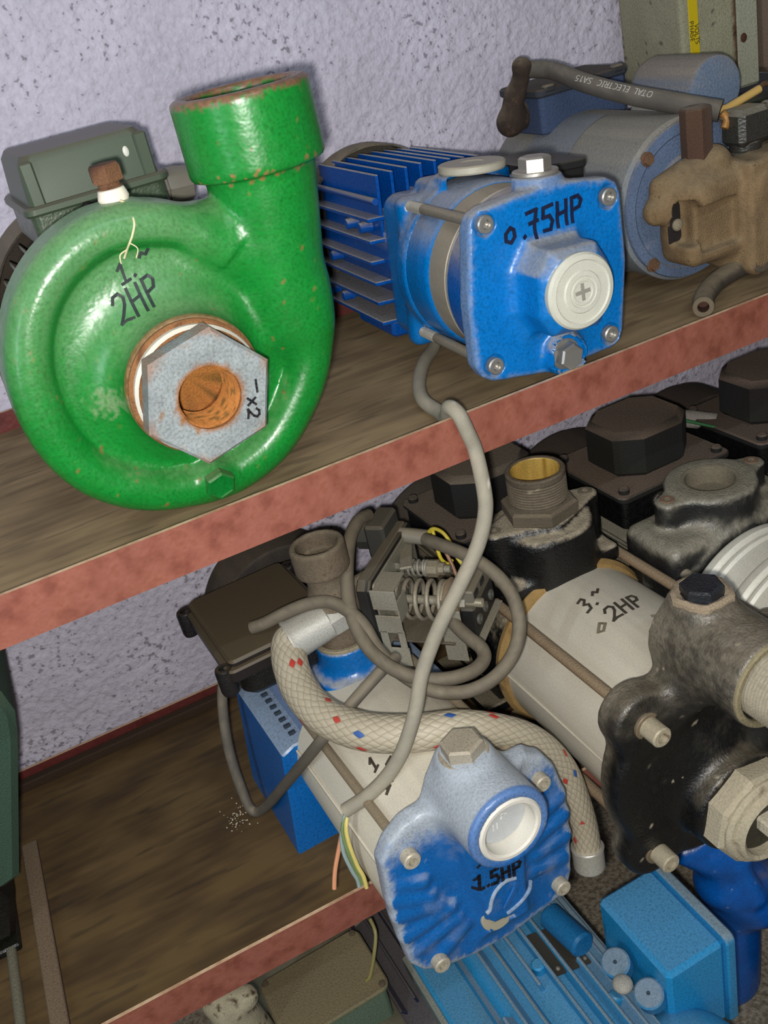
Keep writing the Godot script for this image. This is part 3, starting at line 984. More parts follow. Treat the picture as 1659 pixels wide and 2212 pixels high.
# ---------------------------------------------------------------- the small blue pump marked 0.75HP
func small_blue_pump() -> void:
	var o := thing("centrifugal_pump", "small blue finned pump marked 0.75HP with a white plastic plug in its round port", "pump", fr(-0.002, -0.0027, -0.09, 0.4091, 0.0722, -0.02), 92.7)
	var blue := {c = C(4, 112, 190), m = 0.12, d = 0.72, dl = 0.28, dh = 0.95, dc = C(150, 146, 134), r = 0.06, rc = C(90, 120, 150)}
	var plate := PackedVector2Array([Vector2(60, -70), Vector2(68, -66), Vector2(71, -56), Vector2(75, 3), Vector2(70, 58), Vector2(66, 67), Vector2(57, 72), Vector2(20, 76), Vector2(-20, 74), Vector2(-57, 69), Vector2(-67, 64), Vector2(-71, 54), Vector2(-76, -5), Vector2(-74, -55), Vector2(-68, -65), Vector2(-58, -71), Vector2(-10, -76), Vector2(25, -74)])
	var pin := func(p: Vector2) -> float:
		var best := 1e9
		var inside := Geometry2D.is_point_in_polygon(p, plate)
		for i in plate.size():
			var q := Geometry2D.get_closest_point_to_segment(p, plate[i], plate[(i + 1) % plate.size()])
			best = minf(best, p.distance_to(q))
		return -best if inside else best
	var oct := PackedVector2Array([Vector2(21, 34), Vector2(-21, 34), Vector2(-33, 15), Vector2(-33, -17), Vector2(-22, -34), Vector2(22, -34), Vector2(33, -17), Vector2(33, 15)])
	var octd := func(p: Vector2) -> float:
		var best := -1e9
		for i in 8:
			var a: Vector2 = oct[i]
			var e: Vector2 = oct[(i + 1) % 8] - a
			best = maxf(best, (p - a).dot(Vector2(e.y, -e.x).normalized()))
		return best
	var f := func(p: Vector3) -> float:
		var q := Vector2(p.x, p.y)
		var dp: float = pin.call(q) if p.z < 8.0 and p.z > -34.0 else 0.0
		var z := p.z + 9.0
		# the plate, slightly dished towards its rim
		var d := maxf(absf(z) - 9.0, dp + 0.0) if dp > -3.0 else absf(z) - 9.0
		if p.z >= 8.0 or p.z <= -34.0:
			d = maxf(absf(z) - 9.0, -50.0)
		else:
			var k := maxf(dp + 3.0, 0.0)
			var w := maxf(absf(z) - 6.0, 0.0)
			d = Vector2(k, w).length() - 3.0 if (k > 0.0 or w > 0.0) else maxf(dp, absf(z) - 9.0)
		# suction boss, chamfered octagon with a fillet at its foot
		var ob: float = octd.call(q)
		var b := smax(smax(ob, p.z - 42.0, 2.0), (ob + (p.z - 33.0)) * 0.7, 2.0)
		b = maxf(b, -20.0 - p.z)
		d = smin(d, b, 16.0)
		d = smax(d, -maxf(q.length() - 27.0, 26.0 - p.z), 1.0)
		# drain boss and the boss of the filling plug on top
		d = smin(d, dcap(p, Vector3(8, -57, -12), Vector3(7, -61, 6), 20.0, 18.5), 6.0)
		d = maxf(d, -maxf(Vector2(p.x - 7, p.y + 61).length() - 16.0, 6.0 - p.z))
		d = smin(d, dcyl(Vector2(p.x - 4, p.z + 22).length(), p.y - 68.0, 21.0, 14.0, 2.0), 6.0)
		# countersunk seats of the corner screws
		for sx in [-1.0, 1.0]:
			var e := Vector2(p.x - sx * 57.0, absf(p.y) - 57.0).length()
			d = smax(d, -maxf(e - 9.0, -3.5 - p.z), 1.0)
		return d
	var fp := func(p: Vector3, n: Vector3, c: Color) -> Color:
		# dust along the rim of the plate and on top of the boss
		var e := nz2.get_noise_3dv(p)
		var k := smoothstep(-6.0, 0.0, pin.call(Vector2(p.x, p.y)) + e * 3.0) * 0.5 if p.z < 1.5 else 0.0
		if p.z > 4.0:
			k = maxf(k, smoothstep(0.2, 0.75, n.y) * 0.65)
		return c.lerp(C(160, 158, 150), k * 0.8)
	var front := blue.duplicate()
	front.f = fp
	part("front_casing", field(f, Vector3(-82, -88, -26), Vector3(82, 90, 50), 2.35), o, mats.gloss, front)
	var st := {c = C(178, 176, 170), m = 0.12}
	for sx in [-1, 1]:
		for sy in [-1, 1]:
			capscrew(o, Vector3(sx * 57, sy * 57, -4), Vector3.BACK, 7.2, 7.0, st, mats.steel)
			var rod := part("tie_rod", Geo.new().cyl(4.6, -126, -14, 0.5, 14, to(Vector3(sx * 57, sy * 57, 0))), o, mats.dullsteel, {c = C(128, 122, 112), m = 0.2, d = 0.4}, 30, "steel tie rod")
			part("bright_thread", Geo.new().lathe(thread_prof(4.9, -132, -104, 1.6, 0.5), 14, to(Vector3(sx * 57, sy * 57, 0))), rod, mats.steel, {c = C(220, 216, 205), m = 0.05})
	# white plastic plug with a cross slot
	var wp := {c = C(206, 206, 192), m = 0.06}
	var pl := part("port_plug", Geo.new().lathe([Vector2(28, 30), Vector2(30, 38), Vector2(30.2, 42), Vector2(28.5, 44.4), Vector2(25, 45.2), Vector2(24, 44.0), Vector2(17, 44.0), Vector2(16, 45.2), Vector2(12.5, 45.4), Vector2(12, 44.6), Vector2(0, 44.4)], 56), o, mats.plastic, wp, 25, "white plastic port plug")
	part("cross_slot", Geo.new().prism(PackedVector2Array([Vector2(1.6, 7), Vector2(-1.6, 7), Vector2(-1.6, 1.6), Vector2(-7, 1.6), Vector2(-7, -1.6), Vector2(-1.6, -1.6), Vector2(-1.6, -7), Vector2(1.6, -7), Vector2(1.6, -1.6), Vector2(7, -1.6), Vector2(7, 1.6), Vector2(1.6, 1.6)]), 44.0, 44.75, 0.2, to(Vector3.ZERO, Vector3.BACK, 0.1)), pl, mats.plastic, {c = C(150, 148, 136), m = 0.1})
	part("slot_rim", Geo.new().ring(8.2, 10.5, 44.2, 45.3, 0.4, 32), pl, mats.plastic, wp)
	hexbolt("drain_plug", o, Vector3(7, -61, 5.5), Vector3(0, -0.02, 1), 11.5, 12, st, mats.steel, 13.5, 0.35)
	hexbolt("filling_plug", o, Vector3(4, 84, -22), Vector3.UP, 13.0, 12, {c = C(190, 186, 178), m = 0.1, d = 0.35, dl = 0.6}, mats.steel, 18.5, 0.5)
	# rings between front casing and bracket
	part("blue_ring", Geo.new().lathe([Vector2(70, -132), Vector2(74, -131), Vector2(74, -84), Vector2(71, -80), Vector2(60, -80)], 64), o, mats.gloss, blue)
	part("steel_ring", Geo.new().lathe([Vector2(66, -81), Vector2(70.5, -80), Vector2(70.5, -52), Vector2(71.3, -51.5), Vector2(71.3, -50.5), Vector2(70.5, -50), Vector2(70.5, -14)], 64), o, mats.drum, {c = C(150, 142, 128), m = 0.25, d = 0.6, dl = 0.3}, 30, "stainless steel ring")
	part("wire_ring", Geo.new().lathe([Vector2(70.4, -46.2), Vector2(71.9, -46.2), Vector2(71.9, -44.8), Vector2(70.4, -44.8)], 64), o, mats.steel, {c = C(225, 222, 212), m = 0.02})
	part("inner_ring", Geo.new().lathe([Vector2(70, -44), Vector2(72.5, -43), Vector2(73.5, -20), Vector2(70, -14)], 64), o, mats.gloss, {c = C(18, 78, 150), m = 0.2, d = 0.75, dl = 0.2})
	# the bracket with the rear port, one casting
	var fb := func(p: Vector3) -> float:
		var d := dbox(p - Vector3(0, -4, -143), Vector3(66, 68, 11), 9.0)
		d = smin(d, dbox(p - Vector3(0, -4, -172), Vector3(60, 66, 26), 16.0), 5.0)
		d = smin(d, dcyl(Vector2(p.x, p.y).length(), p.z + 128, 76.0, 10.0, 3.0), 6.0)
		d = smin(d, dcyl(Vector2(p.x - 2, p.z + 122).length(), p.y - 62.0, 33.0, 16.0, 3.0), 8.0)
		d = smin(d, dbox(p - Vector3(-6, 62, -150), Vector3(30, 12, 20), 8.0), 8.0)
		# groove beside the flange
		d = smax(d, -dbox(p - Vector3(-66, -20, -166), Vector3(4, 34, 7), 3.0), 2.0)
		return d
	part("bracket", field(fb, Vector3(-80, -80, -204), Vector3(80, 84, -112), 2.6), o, mats.gloss, blue)
	part("port_cap", Geo.new().lathe([Vector2(0, 78), Vector2(29, 78), Vector2(30, 79.5), Vector2(30, 84), Vector2(28.5, 85.2), Vector2(11, 85.2), Vector2(10, 84.4), Vector2(0, 84.4)], 48, to(Vector3(2, 0, -122), Vector3.UP)), o, mats.plastic, {c = C(178, 174, 158), m = 0.1, d = 0.5, dl = 0.5}, 30, "dusty white plastic port cap")
	# finned motor
	var deep := {c = C(4, 80, 168), m = 0.14, d = 0.85, dl = 0.2, dh = 0.9, dc = C(168, 162, 148)}
	part("motor_body", Geo.new().cyl(58, -362, -190, 2, 48), o, mats.gloss, deep)
	for i in 6:
		for s in [-1, 1]:
			var y := -62.0 + i * 20.0
			var xi := sqrt(maxf(0.0, 57.0 * 57.0 - y * y)) - 2.0
			var xo := 72.0 - absf(y) * 0.06
			part("cooling_fin", Geo.new().box(Vector3(s * (xi + xo) / 2, y, -280), Vector3(xo - xi, 4.2, 160 - (i % 2) * 4), 0.9), o, mats.gloss, deep)
	for i in 8:
		var x := -54.0 + i * 15.4
		var yi := sqrt(maxf(0.0, 57.0 * 57.0 - x * x)) - 3.0
		var yo := 81.0 - absf(x) * 0.07
		for s in [-1, 1]:
			if s == -1 and absf(x) > 30.0:
				continue
			var yy := (yi + yo) / 2 if s == 1 else -(yi + 68.0) / 2
			part("cooling_fin", Geo.new().box(Vector3(x, yy, -279), Vector3(3.4, yo - yi if s == 1 else 68.0 - yi, 150), 0.8), o, mats.gloss, deep)
	for q in [Vector2(28, -228), Vector2(28, -262), Vector2(-52, -340), Vector2(-52, -300), Vector2(-12, -318)]:
		part("fin_boss", Geo.new().cyl(5.5, 55, 69, 1.2, 12, to(Vector3(0, q.x, q.y), Vector3.LEFT)), o, mats.gloss, deep)
	part("cowl_screw_rod", Geo.new().tube(PackedVector3Array([Vector3(-62, 55, -350), Vector3(-62, 55, -196)]), 3.4, 10), o, mats.dullsteel, deep)
	part("fan_cowl", Geo.new().lathe([Vector2(0, -393), Vector2(70, -392), Vector2(85, -386), Vector2(88, -376), Vector2(88, -346), Vector2(86, -345), Vector2(86, -370), Vector2(0, -380)], 64, Transform3D(Basis.IDENTITY, Vector3(4, 0, 0))), o, mats.matte, {c = C(70, 64, 56), m = 0.2, d = 0.7, dl = 0.1}, 40, "dark dusty fan cowl")
	part("foot", Geo.new().box(Vector3(0, -78, -270), Vector3(96, 18, 90), 3).box(Vector3(0, -64, -270), Vector3(60, 20, 80), 2), o, mats.gloss, deep)
	# black terminal box on the far side
	var tb := part("terminal_box", Geo.new().prism(rrect(25, 46, 7), 44, 78, 2.5, to(Vector3(86, -8, -152), Vector3.UP)), o, mats.plastic, {c = C(36, 36, 36), m = 0.2, d = 0.6, dl = 0.4, dc = C(96, 90, 80)}, 30, "black terminal box")
	part("box_lid", Geo.new().prism(rrect(27, 48, 8), 68, 76, 1.5, to(Vector3(86, -4, -152), Vector3.UP)), tb, mats.plastic, {c = C(40, 40, 40), m = 0.2, d = 0.6, dl = 0.4, dc = C(96, 90, 80)}, 30)
	ink("marker_writing", glyphs("0.75HP"), Transform3D(Basis(Vector3(15.5, 1.4, 0), Vector3(-0.4, 19, 0), Vector3.BACK), Vector3(-41, 38, 20.0)), 3.0, o, C(10, 16, 52), func(w: Vector3) -> Vector3: return settle(f, w, Vector3(0, 0, -1), 0.0))
	# its cable comes out below the bracket, crosses the rail and hangs down
	var cab := curve([Vector3(-20, -70, -200), Vector3(-22.7, -87.6, -181.7), Vector3(-56.3, -90.7, -141.2), Vector3(-82.7, -93.2, -98.5), Vector3(-96.6, -94.6, -61.7), Vector3(-98, -95.1, -30), Vector3(-102.8, -91.8, -6), Vector3(-109.3, -75.1, 14.1), Vector3(-108.1, -77.3, 27.6), Vector3(-102.6, -93.8, 29.5), Vector3(-97.5, -111.5, 30.4), Vector3(-101.7, -138.8, 47.3), Vector3(-105.1, -156.7, 52.1), Vector3(-114, -178.3, 54.4), Vector3(-127.7, -195.5, 58.4), Vector3(-142.8, -212.5, 61.9), Vector3(-157.8, -233.8, 61.7), Vector3(-171.2, -255.5, 62.3), Vector3(-183.1, -277.8, 63.8), Vector3(-192.3, -299.5, 68.4), Vector3(-200.9, -318.4, 70.6), Vector3(-211.8, -341.6, 69.3), Vector3(-226.3, -362.2, 66.5), Vector3(-245.1, -379.3, 61.4), Vector3(-265.8, -392.3, 54.5)], 6)
	var px := fr(-0.002, -0.0027, -0.09, 0.4091, 0.0722, -0.02)
	var cb := thing("power_cable", "long pale grey cable hanging from the small blue pump down to coloured wire ends", "cable", px)
	part("sheath", Geo.new().tube(cab, 6.3, 14), cb, mats.rubber, {c = C(150, 145, 130), m = 0.16, d = 0.3, dl = 0.2, r = 0.06, rc = C(205, 200, 186)}, 60)
	part("core_wire", Geo.new().tube(curve([Vector3(-265.1, -393.5, 55.4), Vector3(-271.3, -406.9, 58), Vector3(-277.9, -424.4, 58.9), Vector3(-286.1, -445.5, 61.2), Vector3(-291.1, -461.3, 65.4)], 5), 2, 8), cb, mats.plastic, {c = C(214, 150, 112), m = 0.1}, 40, "salmon core wire")
	part("core_wire", Geo.new().tube(curve([Vector3(-266.8, -395.1, 55.7), Vector3(-273.9, -408.8, 60.4), Vector3(-276.7, -424.6, 65.5), Vector3(-274.2, -441.9, 72.1), Vector3(-271.6, -451.9, 74.9), Vector3(-271.6, -459, 76.4)], 5), 1.9, 8), cb, mats.plastic, {c = C(140, 158, 156), m = 0.1}, 40, "grey core wire")
	part("core_wire", Geo.new().tube(curve([Vector3(-266, -395.2, 56), Vector3(-272.8, -406.4, 60.7), Vector3(-273.4, -423.6, 68.5), Vector3(-271.8, -437.8, 72), Vector3(-269.5, -448.5, 75.1), Vector3(-268.6, -456.8, 77.5)], 5), 1.9, 8), cb, mats.plastic, {c = C(110, 128, 82), m = 0.1}, 40, "green core wire")
	part("core_wire", Geo.new().tube(curve([Vector3(-265, -395.4, 56.5), Vector3(-270.1, -406.1, 62.8), Vector3(-270.7, -422.1, 68.8), Vector3(-268.9, -438.2, 73.4), Vector3(-266.3, -449.3, 76.8), Vector3(-266.1, -460.9, 79.5)], 5), 1.9, 8), cb, mats.plastic, {c = C(206, 190, 110), m = 0.1}, 40, "yellow core wire")
# ---------------------------------------------------------------- the blue and steel jet pump marked 1.5HP
func blue_steel_pump() -> void:
	var o := thing("jet_pump", "dusty blue jet pump with cream steel drum marked 1.5HP, overhanging the lower shelf edge", "pump", fr(0.0515, -0.0234, 0.0034, 0.1949, -0.348, 0.115), 102.5)
	var blue := {c = C(10, 95, 168), m = 0.14, d = 0.8, dl = 0.25, dh = 0.85, dc = C(168, 172, 176), r = 0.05, rc = C(120, 130, 140)}
	var rim := PackedVector2Array([Vector2(8, -91), Vector2(61, -83), Vector2(73, -77), Vector2(80, -60), Vector2(83, -36), Vector2(87, 0), Vector2(88, 34), Vector2(82, 66), Vector2(74, 82), Vector2(58, 92), Vector2(36, 93), Vector2(-36, 93), Vector2(-60, 92), Vector2(-76, 82), Vector2(-86, 68), Vector2(-89, 29), Vector2(-90, -2), Vector2(-87, -53), Vector2(-78, -68), Vector2(-62, -79), Vector2(-30, -87)])
	var pin := func(p: Vector2) -> float:
		var best := 1e9
		var inside := Geometry2D.is_point_in_polygon(p, rim)
		for i in rim.size():
			best = minf(best, p.distance_squared_to(Geometry2D.get_closest_point_to_segment(p, rim[i], rim[(i + 1) % rim.size()])))
		return -sqrt(best) if inside else sqrt(best)
	var ribs := []
	for q in [[-74, 37, -58, 29], [-83, 23, -55, 10], [-84, 6, -50, -4], [-83, -20, -40, -14], [-76, -40, -37, -30], [-60, -62, -32, -42], [80, 30, 46, 20], [82, 8, 46, 2], [80, -16, 46, -14], [72, -38, 42, -30]]:
		ribs.append([Vector3(q[0], q[1], -3), Vector3(q[2], q[3], 0)])
	var f := func(p: Vector3) -> float:
		var q := Vector2(p.x, p.y)
		var d := 20.0
		if absf(p.z + 8.0) < 26.0:
			var dp: float = pin.call(q)
			var k := maxf(dp + 5.0, 0.0)
			var w := maxf(absf(p.z + 8.0) - 4.0, 0.0)
			d = Vector2(k, w).length() - 5.0 if (k > 0.0 or w > 0.0) else maxf(dp, absf(p.z + 8.0) - 9.0)
			for r in ribs:
				d = smin(d, dcap(p, r[0], r[1], 4.5, 5.5), 9.0)
		else:
			d = absf(p.z + 8.0) - 9.0
		# nose: a tapering column from the port boss down the middle
		var hw := lerpf(25.0, 42.0, clampf((p.y + 40.0) / 130.0, 0.0, 1.0))
		var nose := maxf(maxf((absf(p.x - 6.0) - hw + (p.z - 4.0) * 0.75) * 0.8, p.z - 15.0), maxf(p.y - 92.0, (-66.0 - p.y + (p.z - 4.0)) * 0.7))
		d = smin(d, maxf(nose, -12.0 - p.z), 9.0)
		# port boss and the pad of the filling plug
		var rb := Vector2(p.x - 4.0, p.y - 91.0).length()
		d = smin(d, dcyl(rb, p.z - 18.0, 35.5, 38.0, 3.0), 10.0)
		d = smin(d, dcyl(Vector2(p.x - 5.0, p.z + 2.0).length(), p.y - 106.0, 22.0, 21.0, 3.0), 12.0)
		d = smax(d, -maxf(rb - 27.5, 30.0 - p.z), 1.5)
		# half-moon drain opening at the foot of the nose
		var em := Vector2(p.x + 3.0, p.y + 46.0).length() - 16.0
		d = smax(d, -maxf(maxf(em, p.y + 47.0 + 0.25 * p.x), 8.0 - p.z), 1.0)
		return d
	var fp := func(p: Vector3, n: Vector3, c: Color) -> Color:
		var e := nz2.get_noise_3dv(p)
		var a := nz1.get_noise_3dv(p)
		# the upper half lies under a coat of pale dust
		var k := smoothstep(52.0, 86.0, p.y + e * 8.0) * 0.86
		if p.z < 2.0:
			k = maxf(k, smoothstep(-9.0, -2.0, pin.call(Vector2(p.x, p.y)) + e * 5.0) * 0.75)
		k = maxf(k, smoothstep(0.25, 0.7, n.y + 0.2 * absf(n.x) + a * 0.12) * 0.6)
		k = maxf(k, smoothstep(0.1, 0.6, a + 0.15 * n.y) * 0.14)
		if p.z > 50.0 and Vector2(p.x - 4, p.y - 91).length() < 36.0:
			k *= 0.25
		return c.lerp(C(176, 182, 184), clampf(k, 0, 1))
	var front := blue.duplicate()
	front.d = 0.0
	front.f = fp
	part("front_casing", field(f, Vector3(-98, -98, -30), Vector3(98, 132, 62), 2.45), o, mats.cast, front)
	var pale := {c = C(186, 178, 160), m = 0.16, d = 0.3}
	for sx in [-1, 1]:
		for sy in [-1, 1]:
			capscrew(o, Vector3(sx * 63.2, sy * 63.2, -2), Vector3.BACK, 7.6, 12.0, pale, mats.dullsteel)
			part("tie_rod", Geo.new().cyl(4.4, -222, -10, 0.5, 14, to(Vector3(sx * 63.2, sy * 63.2, 0))), o, mats.dullsteel, {c = C(150, 134, 112), m = 0.2, d = 0.4, r = 0.1}, 30, "tie rod")
	# white ring and clear plug sitting in the port
	var pc := Vector3(4, 91, 0)
	part("port_ring", Geo.new().ring(22.5, 28, 38, 57, 1.5, 48, to(pc)), o, mats.plastic, {c = C(216, 212, 200), m = 0.1, r = 0.05, rc = C(180, 160, 120)}, 30, "white plastic port ring")
	var pl := part("port_plug", Geo.new().cyl(23, 34, 41, 1, 40, to(pc)), o, mats.plastic, {c = C(186, 190, 192), m = 0.12}, 30, "cloudy white plug")
	ink("moulded_mark", [[Vector2(0, 0), Vector2(.1, 1)], [Vector2(.5, 0), Vector2(.6, 1)], [Vector2(1.2, 1.2), Vector2(1.5, 2)], [Vector2(1.2, 1.8), Vector2(2, 1.6)]], Transform3D(Basis(Vector3(7, 0, 0), Vector3(0, 6, 0), Vector3.BACK), pc + Vector3(-8, -8, 41)), 0.9, pl, C(214, 214, 210))
	hexbolt("filling_plug", o, Vector3(5, 127, -2), Vector3(0, 1, 0), 17.5, 13, {c = C(168, 160, 144), m = 0.14, d = 0.3}, mats.dullsteel, 20.5, 0.42)
	# raised emblem: two arcs round a slanting blade, on the face of the nose
	part("emblem_arc", Geo.new().tube(curve([Vector3(17, -9, 15.2), Vector3(7, -6, 15.2), Vector3(-3, -10, 15.2), Vector3(-9, -18, 15.2), Vector3(-12, -26, 15.2), Vector3(-16, -28, 15.2)], 5), 1.9, 8), o, mats.cast, {c = C(150, 166, 186), m = 0.2})
	part("emblem_arc", Geo.new().tube(curve([Vector3(30, -23, 15.2), Vector3(28, -30, 15.2), Vector3(22, -36, 15.2), Vector3(13, -40, 15.2), Vector3(2, -42, 15.2)], 5), 1.8, 8), o, mats.cast, {c = C(130, 152, 182), m = 0.2})
	part("emblem_blade", Geo.new().tube(curve([Vector3(18, -13, 15), Vector3(14, -20, 15.4), Vector3(8, -27, 15.4), Vector3(2, -35, 15)], 4), 3.0, 8, true, Vector2(1, 0.5)), o, mats.cast, {c = C(30, 96, 166), m = 0.15})
	part("drain_face", Geo.new().cyl(16.5, 4, 8.5, 0.5, 30, to(Vector3(-3, -47, 0))), o, mats.plastic, {c = C(176, 170, 148), m = 0.1})
	var lay := func(w: Vector3) -> Vector3: return settle(f, w, Vector3(0, 0, -1), 0.0)
	ink("marker_writing", glyphs("1.5HP"), Transform3D(Basis(Vector3(12.0, -2.8, 0), Vector3(1.2, 15.5, 0), Vector3.BACK), Vector3(-21, 2.5, 40)), 3.1, o, C(14, 16, 30), lay)
	ink("marker_writing", [[Vector2(0, 0), Vector2(.5, .3), Vector2(1, 0.1)]], Transform3D(Basis(Vector3(8, -2, 0), Vector3(1, 10, 0), Vector3.BACK), Vector3(-14, 26, 40)), 2.2, o, C(14, 16, 30), lay)
	# steel drum with seams
	var dr := {c = C(232, 226, 208), m = 0.09, d = 0.45, dl = 0.35, dh = 1.0, dc = C(208, 198, 176), r = 0.03, rc = C(150, 124, 86)}
	var drum := part("drum", Geo.new().lathe([Vector2(78, -222), Vector2(82, -220), Vector2(83, -150), Vector2(84, -80), Vector2(84, -14), Vector2(78, -12)], 96), o, mats.drum, dr, 20, "cream steel drum")
	part("weld_seam", Geo.new().box(Vector3(-79, 28, -116), Vector3(2.0, 4.0, 200), 0.5), drum, mats.drum, dr)
	var onto := func(w: Vector3) -> Vector3:
		var h := Vector2(w.x, w.y)
		var g := h.normalized() * 84.2
		return Vector3(g.x, g.y, w.z)
	ink("marker_writing", glyphs("1.5"), Transform3D(Basis(Vector3(15, 0, -4), Vector3(1, 0, -19), Vector3.UP), Vector3(-58, 84, -62)), 2.8, drum, C(62, 54, 46), onto)
	ink("marker_writing", glyphs("1"), Transform3D(Basis(Vector3(12, 0, -3), Vector3(1, 0, -15), Vector3.UP), Vector3(-52, 84, -90)), 2.4, drum, C(62, 54, 46), onto)
	# motor housing: foot plate with sloping sides, ledge and vents
	var ft := PackedVector2Array([Vector2(-112, -102), Vector2(112, -102), Vector2(94, 28), Vector2(80, 34), Vector2(-80, 34), Vector2(-94, 28)])
	part("motor_bracket", Geo.new().prism(ft, -360, -219, 2), o, mats.gloss, {c = C(14, 102, 178), m = 0.14, d = 0.85, dl = 0.3, dh = 0.8, dc = C(150, 166, 184)})
	part("motor_body", Geo.new().cyl(74, -480, -222, 3, 56), o, mats.gloss, blue)
	for i in 9:
		part("vent_slot", Geo.new().box(Vector3(-74 + 0.0, 36.0, -236 - i * 13.0), Vector3(7, 3.0, 5.0), 0.6), o, mats.matte, {c = C(46, 58, 72), m = 0.1})
	part("fan_cowl", Geo.new().lathe([Vector2(0, -508), Vector2(70, -506), Vector2(86, -498), Vector2(92, -484), Vector2(92, -430), Vector2(88, -428), Vector2(74, -428)], 64, Transform3D(Basis.IDENTITY, Vector3(8, 38, 0))), o, mats.matte, {c = C(56, 50, 44), m = 0.2, d = 0.7, dl = 0.1, dc = C(104, 92, 78)}, 40, "dark dusty fan cowl")
	# discharge port and the cast brass fitting on it
	var tz := Vector3(6, 0, -238)
	var fb := func(p: Vector3) -> float:
		var r := Vector2(p.x - 6.0, p.z + 238.0).length()
		var d := dcyl(r, p.y - 92.0, 30.0, 20.0, 2.0)
		return smin(d, dcyl(r, p.y - 70.0, 42.0, 10.0, 4.0), 18.0)
	part("discharge_port", field(fb, Vector3(-56, 50, -300), Vector3(68, 118, -178), 3.0), o, mats.gloss, {c = C(8, 106, 184), m = 0.12, d = 0.7, dl = 0.5, dh = 0.9, dc = C(176, 172, 156)})
	var brown := {c = C(106, 94, 78), m = 0.22, d = 0.6, dl = 0.0, dh = 0.9, dc = C(134, 124, 104), r = 0.1, rc = C(82, 60, 46)}
	var fx := func(p: Vector3) -> float:
		var r := Vector2(p.x - 6.0, p.z + 238.0).length()
		var d := dcyl(r, p.y - 126.0, 25.0, 14.0, 3.0)
		d = smin(d, (p - Vector3(6, 152, -238)).length() - 27.0, 8.0)
		d = smin(d, dcyl(r, p.y - 186.0, 19.0, 16.0, 2.0), 8.0)
		d = smin(d, dcyl(r, p.y - 207.0, 27.0, 15.0, 3.0), 3.0)
		# branches: to the hose, to the gauge side and to the switch
		d = smin(d, dcap(p, Vector3(6, 148, -238), Vector3(-10, 148, -230), 17.0, 16.0), 5.0)
		d = smin(d, dcap(p, Vector3(6, 152, -238), Vector3(46, 158, -240), 12.0, 11.0), 6.0)
		d = smax(d, -maxf(r - 20.5, 204.0 - p.y), 1.5)
		return d
	part("five_way_fitting", field(fx, Vector3(-60, 104, -280), Vector3(72, 226, -196), 2.4), o, mats.matte, brown, 38, "brown cast fitting with a ring-shaped top port")
	part("fitting_washer", Geo.new().ring(20, 29, 110.5, 114.5, 1, 40, to(tz, Vector3.UP)), o, mats.matte, {c = C(150, 140, 116), m = 0.2})
	# black terminal box set on the left of the motor
	var bx := to(Vector3(-54, 0, -306), Vector3.UP)
	var blk := {c = C(26, 25, 26), m = 0.2, d = 0.75, dl = 0.45, dh = 0.9, dc = C(92, 80, 62)}
	part("terminal_box", Geo.new().prism(rrect(48, 62, 16), 86, 132, 8, bx), o, mats.black, blk, 40, "black terminal box")
	part("terminal_box_lid", Geo.new().prism(rrect(60, 76, 8), 122, 136, 2, bx).prism(rrect(55, 71, 7), 135, 143, 2.5, bx), o, mats.plastic, {c = C(34, 32, 31), m = 0.16, d = 0.9, dl = 0.4, dh = 0.8, dc = C(98, 86, 66)}, 30, "dusty black terminal box lid")
	for q in [Vector2(-61, 64), Vector2(-61, -66), Vector2(61, -66), Vector2(61, 64)]:
		part("lid_ear", Geo.new().lathe([Vector2(0, 108), Vector2(8, 108), Vector2(9, 112), Vector2(9, 134), Vector2(8, 137), Vector2(4.5, 137), Vector2(4.5, 131), Vector2(0, 131)], 18, to(Vector3(-54 + q.x, 0, -306 + q.y), Vector3.UP)), o, mats.black, {c = C(32, 29, 30), m = 0.2, d = 0.5, dl = 0.5, dc = C(86, 74, 60)})
# ---------------------------------------------------------------- braided hose across the jet pump
func braid_textures() -> Array:
	var w := 384
	var h := 768
	var col := PackedByteArray()
	var hg := PackedByteArray()
	col.resize(w * h * 3)
	hg.resize(w * h)
	var rnd := RandomNumberGenerator.new()
	rnd.seed = 5
	var flecks := {}
	for i in 22:
		flecks[Vector2i(rnd.randi_range(0, 13), rnd.randi_range(-8, 8))] = [C(196, 66, 56), C(52, 92, 160), C(60, 98, 166), C(190, 74, 62)][i % 4]
	for y in h:
		for x in w:
			var u := float(x) / w * 14.0
			var v := float(y) / h * 18.0
			var a := u + v
			var b := u - v + 36.0
			var ia := int(floor(a))
			var ib := int(floor(b))
			var over := (ia + ib) % 2 == 0
			var s := (b - ib) if over else (a - ia)       # across the strand that lies on top
			var t := (a - ia) if over else (b - ib)
			var hh := sin(PI * s) * (0.55 + 0.45 * sin(PI * t))
			var fil := 0.5 + 0.5 * cos(s * TAU * 5.0)
			var c := Color(0.60, 0.56, 0.48).lerp(Color(0.72, 0.68, 0.59), clampf(hh * 2.2, 0, 1)) * (0.93 + 0.07 * fil)
			var key := Vector2i(posmod(ia, 14), ib % 18 - 9)
			if flecks.has(key) and over and hh > 0.25:
				c = (flecks[key] as Color).linear_to_srgb() * (0.8 + 0.25 * fil)
			var o := (y * w + x)
			col[o * 3] = clampi(int(c.r * 255), 0, 255); col[o * 3 + 1] = clampi(int(c.g * 255), 0, 255); col[o * 3 + 2] = clampi(int(c.b * 255), 0, 255)
			hg[o] = clampi(int((hh * 0.8 + fil * 0.15) * 255), 0, 255)
	return [ImageTexture.create_from_image(Image.create_from_data(w, h, false, Image.FORMAT_RGB8, col)), ImageTexture.create_from_image(Image.create_from_data(w, h, false, Image.FORMAT_L8, hg))]

